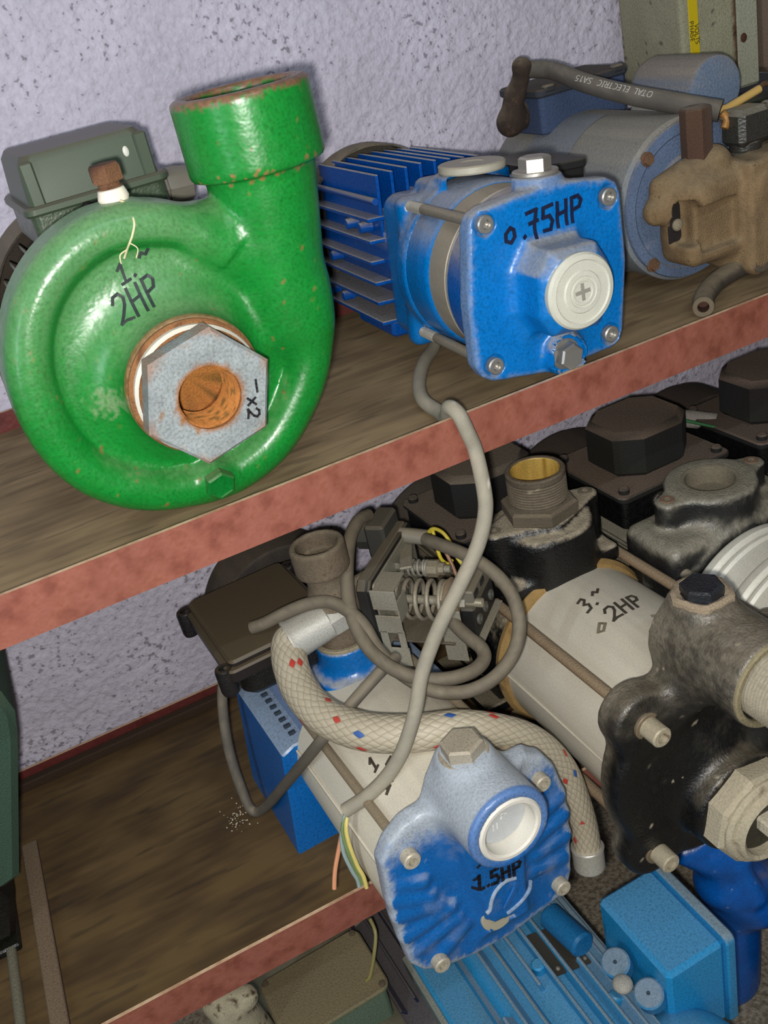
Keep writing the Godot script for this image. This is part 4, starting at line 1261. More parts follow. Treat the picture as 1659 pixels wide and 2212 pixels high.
func braided_hose() -> void:
	var base := Vector3(316.2, -458.4, 70.1)
	var o := thing("braided_hose", "pale braided flexible hose with red and blue flecks, draped over the cream drum", "hose", Transform3D(Basis.IDENTITY, base * 0.001))
	var pts := [Vector3(134.7, -213.2, -114.0), Vector3(128.7, -218.6, -106.9), Vector3(124.1, -225.1, -92.7), Vector3(121.7, -235.3, -69.5), Vector3(126.3, -243.8, -39.0), Vector3(138.9, -247.2, -11.2), Vector3(158.0, -247.1, 15.5), Vector3(187.8, -247.6, 37.8), Vector3(225.9, -255.3, 49.0), Vector3(261.1, -275.8, 54.6), Vector3(289.2, -304.5, 56.5), Vector3(309.7, -347.2, 57.9), Vector3(317.0, -390.8, 61.4), Vector3(319.1, -426.6, 64.8), Vector3(316.2, -458.4, 70.1)]
	for i in pts.size():
		pts[i] -= base
	pts.insert(0, pts[0] + ((Vector3(185.0, -205.4, -113.7) - base) - pts[0]).normalized() * 14.0)
	var path := curve(pts, 9)
	var n := path.size()
	var tx := braid_textures()
	var bm := StandardMaterial3D.new()
	bm.resource_name = "braid"
	bm.albedo_texture = tx[0]
	bm.roughness = 0.5
	bm.heightmap_enabled = true
	bm.heightmap_texture = tx[1]
	bm.heightmap_scale = 0.06
	var v := PackedVector3Array()
	var nr := PackedVector3Array()
	var uv := PackedVector2Array()
	var idx := PackedInt32Array()
	var u := Vector3.UP
	var run := 0.0
	var S := 40
	for i in n:
		var d := (path[mini(i + 1, n - 1)] - path[maxi(i - 1, 0)]).normalized()
		u = (u - d * u.dot(d)).normalized()
		var w := d.cross(u)
		var k := float(i) / (n - 1)
		var r := 17.2 if k < 0.45 else lerpf(17.2, 13.4, smoothstep(0.45, 0.78, k))
		if i > 0:
			run += path[i].distance_to(path[i - 1])
		for s in S + 1:
			var a := TAU * s / S
			var e := u * cos(a) + w * sin(a)
			v.append((path[i] + e * r) * 0.001)
			nr.append(e)
			uv.append(Vector2(float(s) / S, run / 216.0))
		if i > 0:
			for s in S:
				var p := (i - 1) * (S + 1) + s
				idx.append_array([p, p + S + 1, p + 1, p + 1, p + S + 1, p + S + 2])
	var arr := []
	arr.resize(Mesh.ARRAY_MAX)
	arr[Mesh.ARRAY_VERTEX] = v; arr[Mesh.ARRAY_NORMAL] = nr; arr[Mesh.ARRAY_TEX_UV] = uv; arr[Mesh.ARRAY_INDEX] = idx
	var me := ArrayMesh.new()
	me.add_surface_from_arrays(Mesh.PRIMITIVE_TRIANGLES, arr)
	var mi := MeshInstance3D.new()
	mi.name = "braid"
	mi.mesh = me
	mi.material_override = bm
	o.add_child(mi, true)
	var alu := {c = C(188, 188, 182), m = 0.1, d = 0.4, dl = 0.3}
	var dir: Vector3 = (pts[1] - (Vector3(185.0, -205.4, -113.7) - base)).normalized()
	var st: Vector3 = pts[1] - dir * 50.0
	part("ferrule", Geo.new().lathe([Vector2(14, 8), Vector2(18.5, 10), Vector2(19.2, 30), Vector2(20.0, 46), Vector2(21.2, 49), Vector2(21.2, 51.5), Vector2(19.8, 51.5), Vector2(19.0, 46), Vector2(16, 44)], 40, to(st, dir)), o, mats.dullsteel, alu, 30, "aluminium ferrule")
	part("hex_nut", Geo.new().lathe([Vector2(0, -8), Vector2(16, -8), Vector2(18.5, -6), Vector2(18.5, 19), Vector2(16, 22), Vector2(0, 22)], 6, to(st, dir, 0.3)), o, mats.dullsteel, alu, 25, "aluminium hexagon nut")
	part("nut_collar", Geo.new().cyl(14.5, -16, -6, 2, 24, to(st, dir)), o, mats.dullsteel, alu)
	var de: Vector3 = (path[n - 1] - path[n - 3]).normalized()
	part("ferrule", Geo.new().lathe([Vector2(0, -11), Vector2(15.6, -11), Vector2(16.2, -10), Vector2(15.4, -8.5), Vector2(15.4, 10), Vector2(14, 13), Vector2(9, 14), Vector2(0, 14)], 40, to(path[n - 1], de)), o, mats.dullsteel, {c = C(176, 174, 164), m = 0.12, d = 0.3}, 30, "aluminium end ferrule")
	part("ferrule_lip", Geo.new().ring(13.4, 16.4, -12, -10.4, 0.5, 40, to(path[n - 1], de)), o, mats.steel, {c = C(230, 228, 222), m = 0.02})

# ---------------------------------------------------------------- the opened pressure switch
static func coil(c: Vector3, r: float, z0: float, z1: float, turns: float, wire: float) -> Geo:
	var p := PackedVector3Array()
	var n := int(turns * 20)
	for i in n + 1:
		var k := float(i) / n
		# the end turns lie closed
		var zz := lerpf(z0, z1, clampf((k * turns - 0.8) / (turns - 1.6), 0.0, 1.0)) + (wire * 2.0 * clampf(k * turns, 0.0, 0.8) - wire * 1.6 if k * turns < 0.8 else 0.0)
		p.append(c + Vector3(cos(TAU * k * turns) * r, sin(TAU * k * turns) * r, zz))
	return Geo.new().tube(p, wire, 8)

func pressure_switch() -> void:
	var o := thing("pressure_switch", "opened pressure switch with bare springs and coloured wires, beside the brown cast fitting", "switch", fr(deg_to_rad(44.0), 0, 0, 0.2172, -0.1775, -0.0949), 90.0)
	var grey := {c = C(120, 116, 102), m = 0.16, d = 0.5, dl = 0.1, dh = 0.9, dc = C(150, 140, 118)}
	var zinc := {c = C(150, 146, 132), m = 0.14, d = 0.55, dl = 0.2, dh = 0.9, dc = C(160, 150, 128)}
	var dark := {c = C(44, 44, 44), m = 0.16, d = 0.8, dl = 0.2, dh = 0.8, dc = C(122, 112, 94)}
	var out := PackedVector2Array([Vector2(2, -86), Vector2(114, -82), Vector2(120, -74), Vector2(120, -8), Vector2(112, 2), Vector2(6, 2), Vector2(-2, -6), Vector2(-2, -78)])
	part("base_plate", Geo.new().prism(out, -14, -3, 1.5), o, mats.plastic, dark, 30, "dark base plate")
	part("rubber_seal", Geo.new().prism(out, -3.2, 0.5, 0.8, Transform3D(Basis.from_scale(Vector3(0.985, 0.97, 1)), Vector3(0.8, -1.2, 0))), o, mats.rubber, {c = C(20, 20, 20), m = 0.1, d = 0.3})
	part("inner_plate", Geo.new().prism(rrect(54, 38, 5), 0, 2.2, 0.6, Transform3D(Basis.IDENTITY, Vector3(59, -42, 0))), o, mats.dullsteel, zinc)
	# cable gland with the stripped sheath behind it
	var gx := to(Vector3(97, -4, -14), Vector3.BACK)
	part("cable_gland", Geo.new().box(Vector3(96, -3, -22), Vector3(42, 40, 22), 3).cyl(17, -36, -18, 2, 8, gx), o, mats.plastic, {c = C(70, 70, 66), m = 0.14, d = 0.6, dl = 0.2, dc = C(118, 110, 94)}, 30, "grey cable gland")
	part("cable_sheath", Geo.new().tube(PackedVector3Array([Vector3(98, -6, -4), Vector3(98, -7, 10), Vector3(97, -8, 27)]), 8.2, 14), o, mats.plastic, {c = C(136, 132, 120), m = 0.14, d = 0.4})
	for w in [[[Vector3(98, -4, 26), Vector3(97, 3, 34), Vector3(94, 0, 45), Vector3(92, -12, 52), Vector3(88, -24, 57), Vector3(84, -30, 63)], C(206, 188, 70), "yellow"], [[Vector3(97, -5, 26), Vector3(96, 1, 33), Vector3(91, -8, 36), Vector3(87, -26, 40), Vector3(89, -34, 46), Vector3(94, -32, 49)], C(210, 190, 60), "yellow"], [[Vector3(98, -9, 26), Vector3(95, -10, 42), Vector3(90, -20, 56), Vector3(82, -38, 68), Vector3(76, -50, 76)], C(98, 128, 128), "teal"], [[Vector3(96, -10, 26), Vector3(93, -14, 40), Vector3(86, -28, 50), Vector3(78, -46, 58), Vector3(72, -60, 64)], C(150, 112, 84), "brown"]]:
		part("core_wire", Geo.new().tube(curve(w[0], 6), 2.0, 8), o, mats.plastic, {c = w[1], m = 0.12}, 60, w[2] + " core wire")
	# sheet-metal frame
	part("frame_cheek", Geo.new().box(Vector3(-1, -44, 13), Vector3(1.8, 20, 26), 0.4), o, mats.dullsteel, zinc)
	part("frame_cheek", Geo.new().box(Vector3(-1, -16, 13), Vector3(1.8, 22, 26), 0.4), o, mats.dullsteel, zinc)
	part("frame_post", Geo.new().box(Vector3(-1, -64, 5), Vector3(1.8, 24, 8), 0.4), o, mats.dullsteel, zinc)
	part("frame_post", Geo.new().box(Vector3(-1, -64, 23), Vector3(1.8, 24, 7), 0.4), o, mats.dullsteel, zinc)
	part("frame_tab", Geo.new().box(Vector3(0, -84, 15), Vector3(1.8, 22, 24), 0.4), o, mats.dullsteel, zinc)
	part("frame_flange", Geo.new().box(Vector3(16, -7, 1.5 + 11), Vector3(34, 1.6, 22), 0.4), o, mats.dullsteel, zinc)
	part("frame_flange", Geo.new().box(Vector3(10, -30, 25), Vector3(22, 24, 1.6), 0.4), o, mats.dullsteel, zinc)
	part("lower_arm", Geo.new().box(Vector3(48, -80, 34), Vector3(60, 2.2, 66), 0.5), o, mats.dullsteel, {c = C(64, 60, 56), m = 0.2, d = 0.4})
	part("lever_bar", Geo.new().box(Vector3.ZERO, Vector3(56, 3.0, 13), 1.0, Transform3D(Basis.from_euler(Vector3(0, 0.36, -0.1)), Vector3(72, -14, 10))), o, mats.dullsteel, zinc, 30, "steel lever bar")
	part("lever_clip", Geo.new().ring(9, 10.5, -3, 3, 0.4, 24, to(Vector3(50, -18, 4), Vector3.UP)), o, mats.dullsteel, zinc)
	# main spring on its spindle
	var mc := Vector3(38, -42, 0)
	part("spring_seat", Geo.new().lathe([Vector2(0, 3), Vector2(23, 3), Vector2(24, 5), Vector2(24, 9), Vector2(20, 11), Vector2(14, 13), Vector2(0, 13)], 36, to(mc)), o, mats.dullsteel, grey)
	part("main_spring", coil(mc, 19.0, 14, 60, 5.4, 2.4), o, mats.dullsteel, {c = C(150, 142, 126), m = 0.14, d = 0.4}, 60, "large steel spring")
	part("spindle", Geo.new().cyl(4.6, 2, 82, 0.8, 16, to(mc)), o, mats.dullsteel, zinc)
	part("spindle_end", Geo.new().lathe(thread_prof(4.8, 80, 96, 1.6, 0.5) + [Vector2(4, 96), Vector2(0, 96.5)], 16, to(mc)), o, mats.steel, {c = C(200, 194, 172), m = 0.1})
	part("spring_disc", Geo.new().lathe([Vector2(0, 66), Vector2(12, 64), Vector2(22, 62), Vector2(23.5, 63.5), Vector2(14, 68), Vector2(12, 74), Vector2(0, 75)], 36, to(mc)), o, mats.dullsteel, {c = C(160, 138, 112), m = 0.2, d = 0.4}, 30, "dished spring disc")
	part("adjusting_nut", Geo.new().lathe([Vector2(0, 74), Vector2(8.5, 74), Vector2(8.5, 80), Vector2(0, 80)], 6, to(mc)), o, mats.dullsteel, zinc, 25)
	# small differential spring
	var sc := Vector3(72, -28, 0)
	part("small_spindle", Geo.new().cyl(4.0, 2, 55, 0.8, 14, to(sc)), o, mats.dullsteel, zinc)
	part("small_spring", coil(sc, 7.6, 13, 30, 4.6, 1.5), o, mats.dullsteel, {c = C(158, 154, 142), m = 0.1}, 60, "small steel spring")
	part("small_nut", Geo.new().lathe([Vector2(0, 30), Vector2(7, 30), Vector2(9.2, 32), Vector2(9.2, 42), Vector2(6.5, 44), Vector2(6.5, 49), Vector2(0, 49)], 8, to(sc)), o, mats.dullsteel, {c = C(150, 140, 120), m = 0.15})
	# contact carriage
	part("contact_block", Geo.new().box(Vector3(62, -34, 80), Vector3(58, 14, 18), 1.5), o, mats.plastic, {c = C(112, 108, 96), m = 0.14, d = 0.4}, 30, "grey terminal block")
	part("contact_block", Geo.new().box(Vector3(58, -60, 82), Vector3(62, 34, 15), 2), o, mats.plastic, {c = C(30, 30, 32), m = 0.14, d = 0.7, dl = 0.3, dc = C(110, 104, 88)}, 30, "black contact carriage")
	for k in 3:
		part("terminal_screw", Geo.new().ring(2.4, 5.6, 88, 92, 0.8, 20, to(Vector3(36 + k * 20, -60, 0))), o, mats.dullsteel, {c = C(96, 94, 88), m = 0.1})
		part("terminal_slot", Geo.new().box(Vector3(42 + k * 20, -34, 89), Vector3(11, 6, 2), 0.4), o, mats.plastic, {c = C(30, 30, 30), m = 0.1})
	part("contact_plate", Geo.new().box(Vector3(58, -80, 84), Vector3(70, 2.0, 22), 0.5), o, mats.dullsteel, zinc)
	part("guide_plate", Geo.new().box(Vector3(58, -98, 62), Vector3(40, 34, 2), 0.6), o, mats.plastic, {c = C(128, 126, 112), m = 0.12, d = 0.3}, 30, "grey guide plate")
	part("guide_clip", Geo.new().box(Vector3(48, -90, 66), Vector3(20, 5, 4), 1).box(Vector3(40, -84, 66), Vector3(5, 14, 4), 1), o, mats.dullsteel, zinc)
	part("frame_side", Geo.new().box(Vector3(22, -72, 66), Vector3(1.8, 60, 22), 0.5), o, mats.dullsteel, zinc)
	# the pipe stub screwed into the fitting
	part("mounting_stub", Geo.new().tube(curve([Vector3(34, -40, -12), Vector3(34, -38, -24), Vector3(32, -28, -34), Vector3(30, -20, -42)], 5), 10.5, 16), o, mats.matte, {c = C(132, 124, 106), m = 0.16, d = 0.4})

# ---------------------------------------------------------------- loose cables on the lower shelf
func cables() -> void:
	var rub := {c = C(104, 96, 82), m = 0.18, d = 0.5, dl = 0.0, dh = 0.9, dc = C(132, 122, 102)}
	var a := part(numbered("power_cable"), Geo.new().tube(curve([Vector3(260, -154.4, -178.1), Vector3(245, -148.6, -164.8), Vector3(227.7, -152.3, -148), Vector3(210.4, -164.5, -122.7), Vector3(195.5, -180.3, -94.6), Vector3(188.9, -195.4, -70.1), Vector3(189.2, -209.2, -44), Vector3(198.7, -219.8, -19.1), Vector3(216.5, -229.7, -2.6), Vector3(239, -236, 6.2), Vector3(262.2, -239.7, 6.4), Vector3(279, -240.4, -1.9), Vector3(284.2, -237.2, -14.1), Vector3(281.3, -234.6, -34.6), Vector3(280.9, -233.2, -65.5), Vector3(289.4, -238.5, -107.7)], 6), 6.6, 14), self, mats.rubber, rub, 60)
	tag(a, "dark rubber cable looping down from the gland behind the open pressure switch", "cable")
	var b := part(numbered("power_cable"), Geo.new().tube(curve([Vector3(72.8, -288.4, -211.5), Vector3(64.6, -306.9, -209.6), Vector3(55.8, -335.6, -202), Vector3(49.2, -373, -194.6), Vector3(47, -412, -184.9), Vector3(48.5, -439, -174.9), Vector3(60.3, -429.8, -158.2), Vector3(85.6, -355.3, -96.6), Vector3(117.3, -271.6, -32.1), Vector3(154.2, -238.7, -23), Vector3(190.8, -223.7, -29.1), Vector3(209.3, -224.2, -38.2)], 6), 5.6, 14), self, mats.rubber, {c = C(98, 92, 82), m = 0.2, d = 0.4, dl = 0.0, r = 0.04, rc = C(190, 186, 172)}, 60)
	tag(b, "grey-brown cable hanging from the black terminal box down to the shelf board", "cable")
	var c := part(numbered("power_cable"), Geo.new().tube(curve([Vector3(108.6, -203.1, -146.6), Vector3(121.4, -197.8, -136.9), Vector3(141.8, -188.7, -125.7), Vector3(161.3, -183.6, -116.1), Vector3(178.3, -182, -103), Vector3(188.8, -186.6, -84.8), Vector3(195.3, -196.8, -67.1), Vector3(197.3, -213.5, -48.4), Vector3(204.4, -229.9, -25.8), Vector3(218.7, -236, 9), Vector3(242.2, -240.9, 24.5), Vector3(268.9, -239.8, 28), Vector3(294.8, -229.8, 23.7), Vector3(311.5, -212.6, 14.5), Vector3(318.5, -192.9, 0.7), Vector3(318.2, -179.2, -16.9), Vector3(312.6, -169.2, -37.8), Vector3(304.4, -164.7, -61.2), Vector3(298, -165.7, -86.7), Vector3(294, -171.8, -120.6)], 6), 6.4, 14), self, mats.rubber, rub, 60)
	tag(c, "brown cable ending on the dusty box lid, coiled widely round the open switch", "cable")
# ---------------------------------------------------------------- the black pumps on the right of the lower shelf
func terminal_cap(o: Node3D, at: Vector3, blk: Dictionary, capc: Dictionary, holes := true) -> void:
	# square cast box with knock-outs, lid plate with corner screws, tall eight-sided cover
	var x := to(at, Vector3.UP)
	var body := part("terminal_box", Geo.new().prism(rrect(74, 64, 8), -40, -4, 2.5, x), o, mats.black, blk, 35, "black cast terminal box")
	if holes:
		for k in [-1, 1]:
			part("cable_entry", Geo.new().ring(9.5, 12.5, 62, 67, 1, 24, to(at + Vector3(k * 24, -22, 0), Vector3.BACK)), body, mats.black, blk)
			part("entry_plug", Geo.new().lathe([Vector2(0, 63), Vector2(9.5, 63), Vector2(9.5, 64.8), Vector2(0, 64.4)], 24, to(at + Vector3(k * 24, -22, 0), Vector3.BACK)), body, mats.dullsteel, {c = C(168, 162, 150), m = 0.2})
	part("lid_plate", Geo.new().prism(rrect(77, 67, 9), -5, 2, 1.5, x), o, mats.matte, capc, 35)
	var poly := PackedVector2Array([Vector2(50, -24), Vector2(50, 24), Vector2(26, 46), Vector2(-26, 46), Vector2(-52, 24), Vector2(-52, -24), Vector2(-26, -46), Vector2(26, -46)])
	part("cover", Geo.new().prism(poly, 1, 56, 7, x), o, mats.matte, capc, 40, "black eight-sided terminal cover")
	for sx in [-1, 1]:
		for sz in [-1, 1]:
			part("lid_screw", Geo.new().lathe([Vector2(0, 0), Vector2(6, 0), Vector2(6, 5), Vector2(4.5, 6.5), Vector2(0, 6.5)], 12, to(at + Vector3(sx * 65, 2, sz * 55), Vector3.UP)), o, mats.matte, capc)

func motor_rear(o: Node3D, z0: float, z1: float, r: float, sty: Dictionary, cowl: Dictionary, cr := 98.0) -> void:
	part("motor_body", Geo.new().cyl(r, z1, z0, 4, 48), o, mats.black, sty)
	for i in 22:
		var a := TAU * (i + 0.5) / 22
		if absf(a - PI / 2) < 0.6:
			continue
		part("cooling_fin", Geo.new().box(Vector3(r + 5, 0, (z0 + z1) / 2), Vector3(18, 3.4, z0 - z1 - 16), 0.8, Transform3D(Basis(Vector3.BACK, a), Vector3.ZERO)), o, mats.black, sty)
	part("fan_cowl", Geo.new().lathe([Vector2(0, z1 - 42), Vector2(cr * 0.75, z1 - 41), Vector2(cr * 0.95, z1 - 34), Vector2(cr, z1 - 22), Vector2(cr, z1 + 36), Vector2(cr - 4, z1 + 38), Vector2(r, z1 + 38)], 64), o, mats.matte, cowl, 40, "dark fan cowl")

func oval_flange_field(p: Vector3, cx: float, cz: float, y0: float, y1: float, half: float) -> float:
	# oval two-bolt flange: a round middle and two ears along x, upright sides
	var q := Vector2(p.x - cx, p.z - cz)
	# each half is a tapered capsule from the middle to its ear
	var t := clampf(absf(q.x) / half, 0.0, 1.0)
	var d := (Vector2(absf(q.x) - half * t, q.y).length() - lerpf(38.0, 13.5, t)) * 0.9
	return smax(d, maxf(p.y - y1, y0 - p.y), 3.0)

func black_steel_pump() -> void:
	var o := thing("multistage_pump", "black cast pump with grey steel drum marked 2HP and brass-lined nipple on top", "pump", fr(0.0322, 0, -0.0169, 0.429, -0.3423, 0.13), 108.2)
	var blk := {c = C(20, 20, 20), m = 0.25, d = 0.42, dl = 0.3, dh = 1.0, dc = C(122, 112, 94), r = 0.03, rc = C(150, 140, 120)}
	var dusty := {c = C(26, 26, 25), m = 0.25, d = 0.85, dl = 0.2, dh = 0.8, dc = C(132, 122, 102)}
	var f := func(p: Vector3) -> float:
		var r := Vector2(p.x, p.y).length()
		var d := dcyl(r, p.z + 16.0, 110.0, 16.0, 8.0)
		for s in [Vector2(-75, 75), Vector2(75, 75), Vector2(-75, -75), Vector2(75, -75)]:
			d = smin(d, dcyl(Vector2(p.x - s.x, p.y - s.y).length(), p.z + 17.0, 30.0, 15.0, 6.0), 12.0)
		# the face swells to a blunt nose
		d = smin(d, (Vector3(p.x, p.y + 14.0, (p.z + 46.0) * 1.15)).length() - 76.0, 12.0)
		d = maxf(d, -33.0 - p.z)
		var rb := Vector2(p.x, p.y - 121.0).length()
		d = smin(d, dcyl(rb, p.z - 12.0, 41.0, 51.0, 4.0), 14.0)
		d = smin(d, dcap(p, Vector3(-40, 70, -16), Vector3(-14, 110, 6), 20.0, 26.0), 12.0)
		d = smin(d, dcyl(Vector2(p.x, p.z + 14.0).length(), p.y - 140.0, 27.0, 25.0, 3.0), 10.0)
		d = smin(d, dcyl(Vector2(p.x, p.y + 38.0).length(), p.z - 10.0, 50.0, 20.0, 4.0), 10.0)
		d = smax(d, -maxf(rb - 34.0, 30.0 - p.z), 2.0)
		return d
	var fp := func(p: Vector3, n: Vector3, c: Color) -> Color:
		var a := nz1.get_noise_3dv(p)
		var b := nz2.get_noise_3dv(p)
		# grey grit rubbed into the upper half and the rim, bright chips
		var k := smoothstep(60.0, 150.0, p.y + 30.0 * a) * 0.5 + smoothstep(-12.0, -26.0, p.z) * 0.55
		k *= 0.55 + 0.9 * maxf(0.0, b + 0.4)
		c = c.lerp(C(126, 118, 104), clampf(k, 0.0, 0.75))
		if b > 0.62 and a > 0.2:
			c = C(170, 158, 138)
		return c
	var front := blk.duplicate()
	front.f = fp
	part("front_casing", field(f, Vector3(-116, -116, -38), Vector3(116, 170, 66), 2.9), o, mats.black, front)
	var cream := {c = C(176, 166, 142), m = 0.2, d = 0.3, r = 0.12, rc = C(120, 104, 82)}
	for sx in [-1, 1]:
		for sy in [-1, 1]:
			var bo := capscrew(o, Vector3(sx * 75, sy * 75, -1), Vector3.BACK, 9.5, 20.0, cream, mats.dullsteel)
			part("washer", Geo.new().ring(6, 13, -2.5, 1.5, 0.8, 28, to(Vector3(sx * 75, sy * 75, 0))), bo, mats.dullsteel, {c = C(120, 106, 86), m = 0.3})
			part("tie_rod", Geo.new().cyl(5.6, -236, -14, 0.6, 16, to(Vector3(sx * 75, sy * 75, 0))), o, mats.rust, {c = C(134, 112, 86), m = 0.3, d = 0.3, r = 0.2, rc = C(108, 84, 60)}, 30, "rusty tie rod")
	# threaded pipe in the port
	var pc := Vector3(0, 121, 0)
	part("threaded_pipe", Geo.new().lathe([Vector2(31, 34)] + thread_prof(31.5, 44, 96, 3.0, 1.4) + [Vector2(29, 97), Vector2(25, 97), Vector2(25, 34)], 44, to(pc)), o, mats.matte, {c = C(150, 142, 124), m = 0.2}, 30, "pale threaded pipe")
	part("port_lip", Geo.new().ring(34, 40, 60, 64.5, 1.2, 48, to(pc)), o, mats.matte, {c = C(134, 124, 96), m = 0.3})
	hexbolt("filling_plug", o, Vector3(0, 166, -14), Vector3.UP, 18, 11, {c = C(40, 42, 46), m = 0.35, r = 0.2, rc = C(110, 108, 104)}, mats.black, 0.0, 0.2)
	part("plug_seat", Geo.new().lathe([Vector2(17, 163), Vector2(25, 164), Vector2(25, 168), Vector2(21, 170), Vector2(17, 168)], 30, to(Vector3(0, 0, -14), Vector3.UP), func(r: float, a: float) -> float: return r * (1.0 + 0.05 * sin(a * 5.0) + 0.03 * sin(a * 11.0))), o, mats.rust, {c = C(150, 134, 112), m = 0.35})
	# suction plug: octagon, cap and crossbar, all cream with dust
	var sc := Vector3(0, -38, 0)
	part("suction_union", Geo.new().lathe([Vector2(0, 26), Vector2(46, 26), Vector2(48, 29), Vector2(48, 46), Vector2(45, 50), Vector2(0, 50)], 8, to(sc, Vector3.BACK, 0.2)), o, mats.matte, cream, 25, "cream octagonal union")
	part("union_ring", Geo.new().lathe([Vector2(34, 48), Vector2(42, 48), Vector2(43, 52), Vector2(41, 56), Vector2(37, 57), Vector2(36, 62), Vector2(33, 64), Vector2(30, 62), Vector2(30, 48)], 48, to(sc)), o, mats.matte, cream)
	part("union_well", Geo.new().cyl(31, 46, 52, 0.5, 40, to(sc)), o, mats.black, {c = C(52, 50, 42), m = 0.3})
	part("union_bar", Geo.new().box(Vector3(14, -38, 62), Vector3(44, 15, 24), 2, Transform3D.IDENTITY), o, mats.matte, {c = C(196, 188, 166), m = 0.16, d = 0.3}, 30, "cream crossbar")
	# drum
	var dr := {c = C(224, 218, 202), m = 0.11, d = 0.5, dl = 0.3, dh = 1.0, dc = C(196, 186, 164), r = 0.04, rc = C(140, 120, 90)}
	var drum := part("drum", Geo.new().lathe([Vector2(84, -214), Vector2(90, -212), Vector2(91, -120), Vector2(92, -40), Vector2(92, -22), Vector2(84, -20)], 96), o, mats.drum, dr, 20, "large grey steel drum")
	part("weld_seam", Geo.new().box(Vector3(-91, 8, -116), Vector3(2.0, 3.0, 186), 0.5), drum, mats.drum, dr)
	part("gasket_rim", Geo.new().lathe([Vector2(86, -220), Vector2(97, -218), Vector2(98, -212), Vector2(94, -206), Vector2(88, -205)], 72), o, mats.rust, {c = C(156, 126, 76), m = 0.3, r = 0.2, rc = C(110, 86, 54)}, 40, "tan gasket rim")
	var onto := func(w: Vector3) -> Vector3:
		var g := Vector2(w.x, w.y).normalized() * (91.2 + clampf((w.z + 120.0) / 80.0, 0, 1) * 0.9)
		return Vector3(g.x, g.y, w.z)
	ink("marker_writing", glyphs("3.~"), Transform3D(Basis(Vector3(14, 0, -1), Vector3(3, 0, -20), Vector3.UP), Vector3(-28, 92, -145)), 2.8, drum, C(66, 60, 52), onto)
	ink("marker_writing", glyphs("2HP"), Transform3D(Basis(Vector3(17, 0, -1), Vector3(2, 0, -20), Vector3.UP), Vector3(-18, 92, -116)), 2.8, drum, C(66, 60, 52), onto)
	ink("marker_smudge", [[Vector2(0, 0), Vector2(.6, -.2), Vector2(1, -.9), Vector2(.6, -1.5), Vector2(.0, -1.5)]], Transform3D(Basis(Vector3(14, 0, -1), Vector3(2, 0, -17), Vector3.UP), Vector3(14, 92, -98)), 4.0, drum, C(140, 132, 116), onto)
	ink("marker_smudge", [[Vector2(0, .2), Vector2(.6, .6), Vector2(.9, .3), Vector2(.4, 0), Vector2(0, .2)]], Transform3D(Basis(Vector3(14, 0, -1), Vector3(2, 0, -17), Vector3.UP), Vector3(-38, 92, -114)), 3.0, drum, C(112, 104, 86), onto)
	# adapter and discharge tower
	var ft := func(p: Vector3) -> float:
		var d := dcyl(Vector2(p.x, p.y).length(), p.z + 252.0, 94.0, 34.0, 8.0)
		d = smin(d, dcyl(Vector2(p.x, p.z + 250.0).length(), p.y - 90.0, 52.0, 50.0, 4.0), 12.0)
		for s in [-1.0, 1.0]:
			d = smin(d, dcyl(Vector2(p.x - s * 20.0, p.z + 222.0).length(), p.y - 100.0, 18.0, 34.0, 4.0), 10.0)
		d = smin(d, dbox(p - Vector3(0, 84, -236), Vector3(70, 10, 22), 6.0), 10.0)
		var fl := oval_flange_field(p, 0.0, -250.0, 92.0, 148.0, 56.0)
		return smin(d, fl, 5.0)
	part("discharge_tower", field(ft, Vector3(-106, -106, -294), Vector3(106, 154, -196), 3.0), o, mats.black, {c = C(18, 18, 19), m = 0.2, d = 0.85, dl = 0.4, dh = 0.8, dc = C(172, 160, 138)})
	for s in [-1, 1]:
		part("flange_hole", Geo.new().ring(3.2, 7.5, 147.4, 149.2, 0.5, 20, to(Vector3(s * 57, 0, -250), Vector3.UP)), o, mats.matte, {c = C(116, 106, 90), m = 0.2})
	var np := to(Vector3(0, 0, -250), Vector3.UP)
	var brn := {c = C(92, 82, 68), m = 0.25, d = 0.5, dl = 0.1, dc = C(124, 112, 92), r = 0.06, rc = C(150, 140, 118)}
	var nip := part("nipple_hexagon", Geo.new().lathe([Vector2(0, 147), Vector2(38, 147), Vector2(40, 149), Vector2(40, 160), Vector2(37, 163), Vector2(0, 163)], 6, to(Vector3(0, 0, -250), Vector3.UP, 0.25)), o, mats.matte, brn, 25)
	part("nipple_thread", Geo.new().lathe([Vector2(29, 162)] + thread_prof(30.5, 165, 190, 3.0, 1.3) + [Vector2(30.5, 191), Vector2(30.5, 196), Vector2(29, 197.5), Vector2(26, 197.5), Vector2(25, 196), Vector2(25, 160)], 48, np), nip, mats.matte, brn, 30, "brown pipe thread")
	part("nipple_lining", Geo.new().lathe([Vector2(25.2, 196.5), Vector2(24.4, 195), Vector2(24.4, 165), Vector2(0, 164)], 44, np), nip, mats.dullsteel, {c = C(206, 172, 88), m = 0.4, r = 0.25, rc = C(150, 112, 40)}, 40, "golden brass lining")
	var capc := {c = C(24, 23, 22), m = 0.16, d = 0.9, dl = 0.5, dh = 0.95, dc = C(118, 106, 92)}
	terminal_cap(o, Vector3(0, 116, -365), dusty, capc, false)
	motor_rear(o, -280.0, -470.0, 84.0, dusty, {c = C(48, 44, 40), m = 0.2, d = 0.8, dl = 0.0, dc = C(100, 90, 78)}, 103.0)
	for s in [-1, 1]:
		part("foot", Geo.new().box(Vector3(s * 62, -101, -340), Vector3(46, 14, 120), 2).box(Vector3(s * 56, -84, -340), Vector3(16, 44, 110), 2), o, mats.black, dusty)

